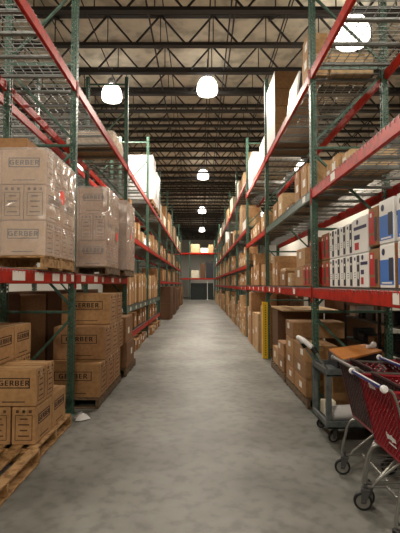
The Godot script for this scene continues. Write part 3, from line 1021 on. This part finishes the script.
		fill(-1, z0 + (0.9 if b == 4 else 0.0), z1, 2.732, 1.62, 1.0, {"d": [0.3, 0.5] if not far else [0.7, 1.2], "w": [0.4, 0.6], "h": [0.34, 0.56], "tones": LTAN, "stack": 0.15, "gap": 0.2, "detail": dt, "where": "the overhead shelf of " + bay, "stuff": b >= 7, "group": "cartons on the left overhead shelf"})
		if b >= 5: fill(-1, z0, z1, 4.172, 1.6, 1.4, {"d": [0.7, 1.1], "w": [0.6, 0.8], "h": [0.5, 1.2], "tones": ["cream_box", "cardboard6", "cardboard2", "cardboard3"], "stack": 0.1, "gap": 0.2, "detail": 0, "where": "the high shelf of " + bay, "stuff": b >= 7, "group": "cartons on the left high shelf"})
	# crumpled white bag on the overhead shelf
	st = mb()
	lathe(st, [Vector2(0, 0), Vector2(0.2, 0.0), Vector2(0.26, 0.09), Vector2(0.2, 0.2), Vector2(0.09, 0.27), Vector2(0.11, 0.33), Vector2(0, 0.31)], 9)
	tag(obj("plastic_bag", st.commit(), M.bag_white, null, Vector3(-1.82, 2.735, -13.3)), "stuffed white plastic bag on the left overhead shelf, fourth bay", "plastic bag")
	# dark brown tall stacks standing proud of the rack
	var qn := 0
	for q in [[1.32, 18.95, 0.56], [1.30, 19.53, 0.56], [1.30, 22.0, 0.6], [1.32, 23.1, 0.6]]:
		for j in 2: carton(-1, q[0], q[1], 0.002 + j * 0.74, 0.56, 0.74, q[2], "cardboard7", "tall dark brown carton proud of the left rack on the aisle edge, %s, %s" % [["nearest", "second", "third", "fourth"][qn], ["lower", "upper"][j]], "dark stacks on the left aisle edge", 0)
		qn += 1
	# --- back rack seen through the first bays
	var n := 0
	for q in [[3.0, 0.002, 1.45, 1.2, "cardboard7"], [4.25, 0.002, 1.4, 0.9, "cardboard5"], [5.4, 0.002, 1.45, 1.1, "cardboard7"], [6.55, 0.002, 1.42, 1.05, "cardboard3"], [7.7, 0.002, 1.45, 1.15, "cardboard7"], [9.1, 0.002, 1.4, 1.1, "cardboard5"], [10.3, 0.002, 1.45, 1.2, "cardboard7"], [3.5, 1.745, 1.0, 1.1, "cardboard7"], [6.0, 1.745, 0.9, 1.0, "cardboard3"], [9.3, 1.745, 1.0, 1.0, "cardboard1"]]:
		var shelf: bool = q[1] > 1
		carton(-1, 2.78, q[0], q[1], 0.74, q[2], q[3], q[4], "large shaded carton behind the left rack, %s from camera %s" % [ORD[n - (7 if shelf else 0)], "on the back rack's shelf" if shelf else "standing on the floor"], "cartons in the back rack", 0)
		n += 1

# a box of the right shelf with prints on the side to the aisle and the side to the camera
func retail_box(lat: float, z: float, y: float, w: float, h: float, d: float, style: String, label: String):
	var tone: String = {"blue": "white_box", "bluebrown": "white_box", "stripe": "white_box", "wide": "white_box", "red": "cardboard3"}[style]
	var o := carton(1, lat, z, y, w, h, d, tone, label, "retail boxes on the right eye-level shelf", 0, 0.0, "retail_box")
	var dims := Vector3(snappedf(w, 0.02), snappedf(h, 0.02), snappedf(d, 0.02))
	var F := "x-"
	var disc := func(face: String, u: float, v: float, r: float):
		var st := mb()
		lathe(st, [Vector2(0, 0.003), Vector2(r, 0.002), Vector2(r, 0)], 14, Vector3.ZERO, Basis(Vector3(0, 0, 1), PI / 2) if face == "x-" else Basis(Vector3(1, 0, 0), PI / 2))
		obj("round_logo", st.commit(), M.navy, o, Vector3(-dims.x / 2 - 0.001, v, u) if face == "x-" else Vector3(u, v, dims.z / 2 + 0.001))
	if style == "blue" or style == "bluebrown":
		print_on(o, "picture_panel", dims, F, 0.0, dims.y * 0.36, dims.z * 0.94, dims.y * 0.56, "photo_blue")
		print_on(o, "picture_panel", dims, F, dims.z * 0.3, dims.y * 0.42, dims.z * 0.28, dims.y * 0.5, "charcoal", 0.001)
		print_on(o, "printed_line", dims, F, dims.z * 0.0, dims.y * 0.12, dims.z * 0.7, dims.y * 0.035, "paper", 0.001)
		disc.call(F, 0.0 - dims.z * 0.22, dims.y * 0.82, 0.028)
		if style == "blue":
			print_on(o, "printed_band", dims, "z+", 0.0, dims.y * 0.62, dims.x * 0.9, dims.y * 0.1, "navy")
			disc.call("z+", -dims.x * 0.36, dims.y * 0.84, 0.028)
		else:
			print_on(o, "brown_face", dims, "z+", 0.0, dims.y * 0.5, dims.x * 0.98, dims.y * 0.97, "cardboard1")
			for k in 3: print_on(o, "red_badge", dims, "z+", -dims.x * 0.42, dims.y * (0.92 - 0.12 * k), 0.035, 0.03, "print_red", 0.002)
	elif style == "stripe":
		print_on(o, "dark_stripe", dims, F, dims.z * 0.22, dims.y * 0.5, dims.z * 0.34, dims.y * 0.9, "charcoal")
		print_on(o, "white_window", dims, F, dims.z * 0.22, dims.y * 0.36, dims.z * 0.16, dims.y * 0.22, "paper", 0.001)
		print_on(o, "white_window", dims, F, dims.z * 0.22, dims.y * 0.72, dims.z * 0.2, dims.y * 0.07, "paper", 0.001)
		print_on(o, "printed_mark", dims, F, -dims.z * 0.24, dims.y * 0.86, dims.z * 0.16, dims.z * 0.16, "navy")
		for k in 3: print_on(o, "printed_line", dims, F, -dims.z * 0.24, dims.y * (0.3 + 0.07 * k), dims.z * 0.22, dims.y * 0.02, "paper_print")
	elif style == "wide":
		print_on(o, "printed_band", dims, F, 0.0, dims.y * 0.7, dims.z * 0.9, dims.y * 0.09, "navy")
		disc.call(F, 0.0 - dims.z * 0.18, dims.y * 0.87, 0.024)
		print_on(o, "printed_block", dims, F, -dims.z * 0.22, dims.y * 0.45, dims.z * 0.4, dims.y * 0.13, "navy")
		print_on(o, "red_badge", dims, F, -dims.z * 0.24, dims.y * 0.2, dims.z * 0.3, dims.y * 0.2, "print_red")
	else:
		print_on(o, "red_panel", dims, F, -dims.z * 0.2, dims.y * 0.62, dims.z * 0.5, dims.y * 0.55, "print_red")
		print_on(o, "red_panel", dims, F, -dims.z * 0.1, dims.y * 0.16, dims.z * 0.6, dims.y * 0.22, "print_red")
		print_on(o, "dark_picture", dims, F, dims.z * 0.25, dims.y * 0.42, dims.z * 0.22, dims.y * 0.6, "charcoal", 0.001)
		print_on(o, "white_window", dims, F, -dims.z * 0.22, dims.y * 0.8, dims.z * 0.2, dims.y * 0.1, "paper", 0.001)
		print_on(o, "red_panel", dims, "z+", 0.0, dims.y * 0.45, dims.x * 0.9, dims.y * 0.7, "print_red")
	return o

func right_goods():
	# --- eye-level shelf, first bay: retail boxes, two high
	var y := 1.566
	for k in 2:
		var lev: String = ["lower", "upper"][k]
		var yy := y + k * 0.362
		retail_box(1.50, 3.24, yy, 0.5, 0.36, 0.26, "blue" if k else "bluebrown", "%s with a blue picture panel, nearest on right eye-level shelf" % ["white and brown box", "white box"][k] + [", lower", ", upper"][k])
		retail_box(1.50, 2.62, yy, 0.5, 0.36, 0.26, "blue", "white and blue box just past the frame edge, right eye-level shelf, %s" % lev)
		retail_box(1.50, 2.92, yy, 0.5, 0.36, 0.26, "blue", "white and blue box at the frame's right edge, right eye-level shelf, %s" % lev)
		retail_box(1.50, 3.52, yy, 0.5, 0.34, 0.2, "red", "brown and red box between the white boxes, right eye-level shelf, %s" % lev)
		for j in (6 if k == 0 else 4): retail_box(1.52, 4.86 + j * 0.185 + (0.19 if j > 1 else 0.0), y + k * 0.324, 0.45, 0.31, 0.18, "red", "red and brown box in row of six by the post, %s from camera, %s row" % [ORD[j], lev])
	retail_box(1.50, 3.74, y + 0.324, 0.45, 0.34, 0.34, "wide", "broad white box with navy bands, upper, among the narrow striped boxes")
	for j in 2: retail_box(1.50, 3.74 + j * 0.18, y, 0.45, 0.31, 0.17, "wide" if j == 0 else "stripe", "narrow white box under the broad banded one, right eye-level shelf, %s" % ["nearer", "further"][j])
	for j in 4:
		for k in 2: 
			var b = retail_box(1.50, 4.1 + j * 0.185, y + k * 0.324, 0.45, 0.31, 0.18, "stripe", "white box with a dark vertical stripe, %s from camera of four, %s row" % [ORD[j], ["lower", "upper"][k]])
			if j == 2 and k == 0:
				var st := mb()
				lathe(st, [Vector2(0, 0.004), Vector2(0.035, 0.003), Vector2(0.035, 0)], 14, Vector3.ZERO, Basis(Vector3(0, 0, 1), PI / 2))
				obj("yellow_sticker", st.commit(), M.yellow_sticker, b, Vector3(-0.226, 0.24, 0.03)).set_meta("label", "round yellow sticker")
	# --- eye-level shelf, second bay: plain cartons
	var g := "cartons on the right eye-level shelf"
	for q in [[1.55, 6.22, 0, 0.55, 0.3, 0.62, "cardboard1", "tan carton beside the red boxes, second bay of right rack, lower of two"], [1.57, 6.24, 0.302, 0.55, 0.28, 0.56, "cardboard2", "tan carton beside the red boxes, second bay of right rack, upper of two"], [1.52, 6.95, 0, 0.45, 0.22, 0.3, "cardboard6", "small pale carton past the stacked pair, second bay, right eye-level shelf"], [1.5, 7.4, 0, 0.5, 0.26, 0.5, "cardboard3", "low brown carton before the post, second bay, right eye-level shelf"], [1.52, 7.42, 0.262, 0.5, 0.06, 0.5, "cardboard6", "flat pale carton on the low brown carton, right eye-level shelf"], [1.5, 8.1, 0, 0.5, 0.46, 0.24, "cardboard4", "upright tan carton near the guarded post, right eye-level shelf, nearer"], [1.5, 8.42, 0, 0.5, 0.6, 0.26, "cardboard2", "upright tan carton near the guarded post, right eye-level shelf, further"]]:
		carton(1, q[0], q[1], y + 0.002 + q[2], q[3], q[4], q[5], q[6], q[7], g)
	# --- overhead shelf
	g = "cartons on the right overhead shelf"
	for q in [[1.60, 4.42, 0, 0.5, 0.22, 0.26, "cardboard6", "pale tan carton behind the red beam, first bay overhead, nearest of three"], [1.56, 4.71, 0, 0.5, 0.26, 0.28, "cardboard2", "tan carton behind the red beam, first bay overhead, middle of three"], [1.58, 5.01, 0, 0.5, 0.24, 0.26, "cardboard0", "tan carton behind the red beam, first bay overhead, next to the post"], [1.5, 5.5, 0, 0.5, 0.42, 0.3, "cardboard2", "tan carton on teal-beam overhead shelf of second bay, first past the post"], [1.5, 5.86, 0, 0.5, 0.48, 0.34, "cardboard0", "tan carton on teal-beam overhead shelf of second bay, second past the post"], [1.5, 6.3, 0, 0.5, 0.5, 0.3, "cardboard4", "tan carton on teal-beam overhead shelf of second bay, third past the post"], [1.5, 6.75, 0, 0.5, 0.1, 0.6, "cardboard3", "flat brown carton on teal-beam overhead shelf of second bay"], [1.5, 7.6, 0, 0.5, 0.44, 0.4, "cardboard6", "pale carton on teal-beam overhead shelf, nearer of the last pair"], [1.5, 8.1, 0, 0.5, 0.38, 0.5, "cardboard1", "tan carton on teal-beam overhead shelf, further of the last pair"]]:
		carton(1, q[0], q[1], 2.826 + q[2], q[3], q[4], q[5], q[6], q[7], g)
	# --- high shelf
	g = "cartons on the right high shelf"
	for q in [[1.74, 5.45, 0, 0.56, 0.3, 0.3, "cardboard6", "pale carton on the right high shelf, seen through the deck under the lamp"], [1.43, 5.48, 0, 0.28, 0.3, 0.28, "cardboard2", "small tan carton on the right high shelf just past the post, lower"], [1.44, 5.48, 0.302, 0.26, 0.28, 0.28, "cardboard0", "small tan carton on the right high shelf just past the post, upper"]]:
		carton(1, q[0], q[1], 4.374 + q[2], q[3], q[4], q[5], q[6], q[7], g)
	var pnl := thing("leaning_panel", "pale panel with dark back leaning on the right high shelf", "panel", Vector3(1.5, 4.374, -6.88), "", 0.0)
	var st := mb()
	cbox(st, Vector3(0.05, 0.31, 0), Vector3(0.03, 0.6, 0.7), 0.005, Basis(Vector3(0, 0, 1), -0.12))
	obj("sheet", st.commit(), M.white_box, pnl)
	st = mb()
	cbox(st, Vector3(0.083, 0.31, 0), Vector3(0.03, 0.56, 0.66), 0.005, Basis(Vector3(0, 0, 1), -0.12))
	obj("backing", st.commit(), M.charcoal, pnl)
	var wl := thing("wrapped_load", "tall stack of brown cartons, white film on its aisle side, right high shelf", "wrapped load", Vector3(1.88, 4.376, -8.5), "film-wrapped carton loads")
	for k in 4: obj("carton", carton_mesh(0.84, 0.34, 0.96), M["cardboard3"], wl, Vector3(0, k * 0.345, 0))
	st = mb()
	cbox(st, Vector3(-0.426, 0.69, 0), Vector3(0.008, 1.36, 0.97), 0.003)
	obj("white_film", st.commit(), M.plastic_white, wl)
	carton(1, 1.46, 9.3, 4.374, 0.8, 0.6, 0.9, "white_box", "white carton on the right high shelf behind the tall brown stack", g, 1)
	carton(1, 1.5, 10.4, 4.374, 0.7, 0.34, 0.8, "cream_box", "cream carton on the right high shelf, third bay, third load", g, 1)
	wrapped_load(1, 1.46, 11.5, 4.374, 2, 0.44, "white_box", "white film-wrapped load on right high shelf, last of the third bay", false, 12, "white_film")
	# --- floor, second bay
	pallet(1.95, -6.12, 0, "dark worn pallet under the labelled stacks by the cart, right rack", 1.15, 1.36, "pallet_grey")
	g = "floor cartons of the right rack"
	for k in 3: carton(1, 1.37, 5.5, 0.132 + k * 0.222, 0.42, 0.21, 0.66, ["cardboard1", "cardboard3", "cardboard1"][k], "tan labelled carton in the stack next to the grey cart, %s" % ["bottom", "middle", "top"][k], g)
	for k in 3: carton(1, 1.37, 6.22, 0.132 + k * 0.222, 0.46, 0.21, 0.5, ["cardboard4", "cardboard1", "cardboard0"][k], "tan labelled carton in second stack from the cart, %s" % ["bottom", "second from bottom", "third from bottom"][k], g)
	carton(1, 1.37, 6.2, 0.80, 0.75, 0.24, 0.52, "cardboard3", "broad brown carton topping the second stack from the cart", g)
	pallet(1.95, -7.55, 0, "dark worn pallet under the low cartons near the yellow guard", 1.15, 1.3, "pallet_grey")
	for k in 2: carton(1, 1.38, 7.0, 0.132 + k * 0.242, 0.5, 0.24, 0.5, ["cardboard3", "cardboard4"][k], "tan carton of the low pair near the yellow guard, %s" % ["lower", "upper"][k], g)
	carton(1, 1.40, 7.56, 0.132, 0.5, 0.3, 0.56, "cardboard2", "tan carton on the pallet end next to the yellow guard", g)
	carton(1, 1.52, 8.25, 0.002, 0.9, 1.1, 0.66, "cardboard7", "big dark brown carton by the yellow guard under a pale board", g, 0)
	st = mb()
	cbox(st, Vector3.ZERO, Vector3(1.0, 0.03, 1.3), 0.004)
	tag(obj("pale_board", st.commit(), M.cardboard6, null, Vector3(2.0, 1.12, -8.26)), "pale flat board lying on the big dark carton, right rack", "board")
	# --- floor, third bay
	for q in [[1.40, 9.25, 0, 0.6, 0.5, 0.5, "cardboard0", "tan carton just past the yellow guard on the floor, lower"], [1.40, 9.25, 0.502, 0.6, 0.6, 0.5, "cardboard2", "tan carton just past the yellow guard on the floor, upper"], [1.36, 9.9, 0, 0.6, 0.9, 0.5, "cardboard6", "pale upright carton on the floor past the yellow guard, nearer of pair"], [1.36, 10.45, 0, 0.6, 0.88, 0.5, "cardboard2", "pale upright carton on the floor past the yellow guard, further of pair"], [1.36, 11.2, 0, 0.7, 1.38, 0.5, "cardboard4", "tallest tan carton standing on the floor, third bay of right rack"], [2.08, 9.8, 0, 0.34, 1.36, 1.9, "cardboard7", "long dark brown carton behind the upright cartons, third bay of right rack"], [1.38, 11.75, 0, 0.6, 0.5, 0.46, "cardboard2", "tan carton past the tallest carton on the floor, lower"], [1.38, 11.75, 0.502, 0.6, 0.46, 0.46, "cardboard6", "pale carton past the tallest carton on the floor, upper"]]:
		carton(1, q[0], q[1], 0.002 + q[2], q[3], q[4], q[5], q[6], q[7], g)
	# --- third bay shelves and everything further
	fill(1, 9.2, 12.75, 1.566, 1.48, 1.0, {"d": [0.26, 0.46], "w": [0.4, 0.6], "h": [0.3, 0.6], "tones": LTAN, "stack": 0.35, "gap": 0.06, "detail": 1, "where": "the eye-level shelf of right rack's third bay", "group": "cartons on the right eye-level shelf"})
	fill(1, 9.2, 12.75, 2.826, 1.48, 1.2, {"d": [0.26, 0.5], "w": [0.4, 0.6], "h": [0.3, 0.5], "tones": LTAN, "stack": 0.2, "gap": 0.15, "detail": 1, "where": "the overhead shelf of right rack's third bay", "group": "cartons on the right overhead shelf"})
	for b in range(4, 11):
		var z0: float = 5.34 + PITCH * (b - 2) + 0.08
		var z1: float = z0 + PITCH - 0.16
		var bay: String = "right rack's %s bay" % ORD[b - 1]
		var far := b > 5
		var dt := 1 if not far else 0
		var d := [0.26, 0.46] if not far else [0.55, 1.0]
		fill(1, z0, z1, 0.002, 1.36, 1.3, {"d": [0.4, 0.6] if not far else [0.7, 1.2], "w": [0.5, 0.7], "h": [0.36, 0.62], "tones": LTAN, "stack": 0.7, "gap": 0.1, "detail": dt, "where": "the floor under " + bay, "stuff": b >= 7, "group": "floor cartons of the right rack"})
		fill(1, z0, z1, 1.546, 1.46, 0.5, {"d": d, "w": [0.4, 0.6], "h": [0.3, 0.5], "tones": LTAN, "stack": 0.1, "gap": 0.06, "detail": dt, "where": "the eye-level shelf of " + bay, "stuff": b >= 7, "group": "cartons on the right eye-level shelf"})
		fill(1, z0, z1, 2.216, 1.46, 0.9, {"d": d, "w": [0.4, 0.6], "h": [0.26, 0.46], "tones": LTAN, "stack": 0.25, "gap": 0.12, "detail": dt, "where": "the overhead shelf of " + bay, "stuff": b >= 7, "group": "cartons on the right overhead shelf"})
		fill(1, z0, z1, 3.346, 1.46, 1.2, {"d": [0.5, 0.9], "w": [0.5, 0.7], "h": [0.3, 0.7], "tones": ["cardboard2", "cardboard3", "white_box", "cardboard6", "cardboard7"], "stack": 0.15, "gap": 0.25, "detail": 0, "where": "the high shelf of " + bay, "stuff": b >= 7, "group": "cartons on the right high shelf"})
		fill(1, z0, z1, 4.866, 1.46, 1.2, {"d": [0.6, 1.0], "w": [0.5, 0.7], "h": [0.4, 0.9], "tones": ["cream_box", "cardboard6", "white_box", "cardboard3"], "stack": 0.0, "gap": 0.45, "detail": 0, "where": "the top shelf of " + bay, "stuff": b >= 7, "group": "cartons on the right top shelf"})

func far_goods():
	# the cartons too far along both racks to tell apart, beyond the nearest three hundred
	var mm := MultiMesh.new()
	mm.transform_format = MultiMesh.TRANSFORM_3D
	mm.use_colors = true
	mm.mesh = carton_mesh(1.0, 1.004, 1.0)
	mm.instance_count = far_boxes.size()
	for i in far_boxes.size():
		mm.set_instance_transform(i, far_boxes[i][0])
		mm.set_instance_color(i, far_boxes[i][1].srgb_to_linear())
	var mi := MultiMeshInstance3D.new()
	mi.name = "distant_cartons"
	mi.multimesh = mm
	var dm := mat("far_cardboard", Color.WHITE, 0.85)
	dm.vertex_color_use_as_albedo = true
	mi.material_override = dm
	add_child(mi, true)
	tag(mi, "mass of small brown and white cartons far along both racks near the cross rack", "cartons", "", "stuff")
	var g := "loads on the cross rack"
	for q in [[-0.5, 4.812, 0.9, 0.9, "cardboard6", "pale tan load on the cross rack's upper beam, first from its visible post"], [0.45, 4.812, 0.8, 0.5, "white_box", "low white load on the cross rack's upper beam, middle one"], [1.12, 4.812, 0.5, 0.85, "cardboard2", "tan load on the cross rack's upper beam, third one"], [-0.5, 2.212, 0.8, 0.8, "cream_box", "cream load on the cross rack's lower beam, first one"], [0.3, 2.212, 0.5, 1.5, "cardboard7", "dark tall load on the cross rack's lower beam, middle one"], [1.0, 2.212, 0.76, 1.7, "charcoal", "charcoal tall load on the cross rack's lower beam, third one"]]:
		var o := thing("carton", q[5], "carton", Vector3(q[0], q[1], -43.5), g)
		obj("body", carton_mesh(q[2], q[3], 0.8), M[q[4]], o)
		obj("tape_strip", tape_mesh(q[2], q[3], 0.8), M.tape, o)
	var o := thing("crate", "large dark crate on the floor under the cross rack", "crate", Vector3(0.2, 0, -43.6))
	obj("body", box_mesh(2.3, 1.7, 0.9, 0.02), M.dark_board, o)
	for k in 4: obj("batten", box_mesh(0.07, 1.66, 0.03, 0.004), M.dark_board, o, Vector3(-1.0 + k * 0.67, 0.02, 0.465))
	var p := thing("pole", "thin white pole standing before the dark crate at the far end", "pole", Vector3(0.75, 0, -42.4))
	var st := mb()
	tube(st, [Vector3(0, 0.02, 0), Vector3(0, 1.9, 0)], 0.03, 8)
	obj("shaft", st.commit(), M.plastic_white, p)
	obj("foot", box_mesh(0.3, 0.02, 0.3, 0.004), M.plastic_white, p)

func carts():
	utility_cart(Vector3(1.27, 0, -4.54))
	shopping_cart("shopping cart with dark grey gate, next to the grey utility cart", Vector3(1.17, 0, -3.35), "cart_dark", "wheel_grey")
	shopping_cart("red shopping cart with blue and white handle and white wordmark, nearest the camera", Vector3(1.125, 0, -2.79), "cart_red", "cart_blue")
	shopping_cart("red shopping cart nested behind the dark-gated one, only its handle end showing", Vector3(1.56, 0.0, -3.35), "cart_red", "cart_blue", 0.0, true)
	# what lies on the grey cart
	var bin := thing("parts_bin", "black open bin on the grey cart's top under the orange board", "bin", Vector3(1.62, 0.735, -4.5))
	var st := mb()
	cbox(st, Vector3(0, 0.006, 0), Vector3(0.42, 0.012, 0.3))
	for s in [-1.0, 1.0]:
		cbox(st, Vector3(s * 0.205, 0.075, 0), Vector3(0.012, 0.15, 0.3), 0.002)
		cbox(st, Vector3(0, 0.075, s * 0.145), Vector3(0.4, 0.15, 0.012), 0.002)
	obj("body", st.commit(), M.charcoal, bin)
	var bd := thing("wooden_board", "orange-brown wooden board lying flat above the grey cart", "board", Vector3(1.60, 0.90, -4.38))
	st = mb()
	var q := [Vector2(-0.24, -0.08), Vector2(-0.30, 0.55), Vector2(0.28, 0.02), Vector2(0.28, -0.45)]
	for k in 4:
		var a: Vector2 = q[k]
		var b: Vector2 = q[(k + 1) % 4]
		quad(st, Vector3(a.x, 0, a.y), Vector3(b.x, 0, b.y), Vector3(b.x, 0.018, b.y), Vector3(a.x, 0.018, a.y), Vector3(a.x + b.x, 0, a.y + b.y))
	for yy in [0.0, 0.018]: quad(st, Vector3(q[0].x, yy, q[0].y), Vector3(q[1].x, yy, q[1].y), Vector3(q[2].x, yy, q[2].y), Vector3(q[3].x, yy, q[3].y), Vector3(0, yy - 0.005, 0))
	obj("sheet", st.commit(), M.board_orange, bd)
	var cl := thing("tape_gun", "small white clip-like tool lying on the orange board", "tool", Vector3(1.80, 0.919, -4.48), "", 0.4)
	st = mb()
	cbox(st, Vector3(0, 0.02, 0), Vector3(0.09, 0.035, 0.03), 0.006)
	lathe(st, [Vector2(0, -0.015), Vector2(0.03, -0.015), Vector2(0.034, 0), Vector2(0.03, 0.015), Vector2(0, 0.015)], 12, Vector3(0.05, 0.035, 0), Basis(Vector3.RIGHT, PI / 2))
	obj("body", st.commit(), M.plastic_white, cl)
	var rl := thing("paper_roll", "white roll lying on the grey cart's bottom shelf", "roll", Vector3(1.42, 0.180 + 0.082, -4.42), "", 0.12)
	st = mb()
	lathe(st, [Vector2(0.02, 0.0), Vector2(0.074, 0.0), Vector2(0.08, 0.004), Vector2(0.08, 0.40), Vector2(0.074, 0.404), Vector2(0.02, 0.404)], 18, Vector3(-0.1, 0, 0), Basis(Vector3(0, 0, 1), -PI / 2))
	obj("paper", st.commit(), M.plastic_white, rl)
	st = mb()
	lathe(st, [Vector2(0.018, -0.004), Vector2(0.021, -0.004), Vector2(0.021, 0.408), Vector2(0.018, 0.408), Vector2(0.018, -0.004)], 12, Vector3(-0.1, 0, 0), Basis(Vector3(0, 0, 1), -PI / 2))
	obj("core", st.commit(), M.cardboard1, rl)
	carton(1, 1.34, 4.62, 0.187, 0.14, 0.14, 0.12, "cream_box", "small cream carton on the grey cart's bottom shelf behind the roll", "", 0)
	carton(1, 1.52, 4.86, 0.002, 0.8, 0.62, 0.36, "cardboard1", "tan carton standing behind the grey cart, seen through it", "", 1)
	# dark shelving behind the rack with small goods
	var s := thing("storage_shelf", "dark steel shelving unit standing behind the right rack's first bay", "shelving unit", Vector3(2.85, 0, -6.0))
	for x in [-0.3, 0.3]:
		for z in [-1.4, 0.0, 1.4]: obj("corner_post", box_mesh(0.04, 1.5, 0.04, 0.004), M.steel_dark, s, Vector3(x, 0, z))
	for yy in [0.25, 0.65, 1.02, 1.3]: obj("shelf_board", box_mesh(0.6, 0.03, 2.84, 0.004), M.utility_grey, s, Vector3(0, yy, 0))
	rng.seed = 77
	var n := 0
	for yy in [0.282, 0.682, 1.052]:
		var z := 4.75
		while z < 7.1:
			var dd := snappedf(rng.randf_range(0.16, 0.34), 0.02)
			var m: String = ["white_box", "charcoal", "cardboard3", "dark_board", "steel_dark"][rng.randi() % 5]
			var what: String = {"white_box": "white", "charcoal": "charcoal", "cardboard3": "brown", "dark_board": "dark green", "steel_dark": "black"}[m]
			carton(1, 2.6, z, yy, 0.3, snappedf(rng.randf_range(0.1, 0.22), 0.02), dd, m, "small %s box on dark shelving, %s shelf, %s from near end" % [what, {0.282: "low", 0.682: "middle", 1.052: "upper"}[yy], ORD[n]], "small boxes on the dark shelving", 0)
			z += dd + rng.randf_range(0.04, 0.16)
			n += 1
		n = 0
	carton(1, 2.6, 3.3, 0.002, 0.8, 1.3, 1.2, "cardboard7", "large dark brown carton standing behind the shopping carts", "", 0)
	carton(1, 2.6, 7.6, 0.002, 0.8, 1.5, 1.2, "cardboard7", "large dark brown carton behind the right rack past the shelving", "", 0)
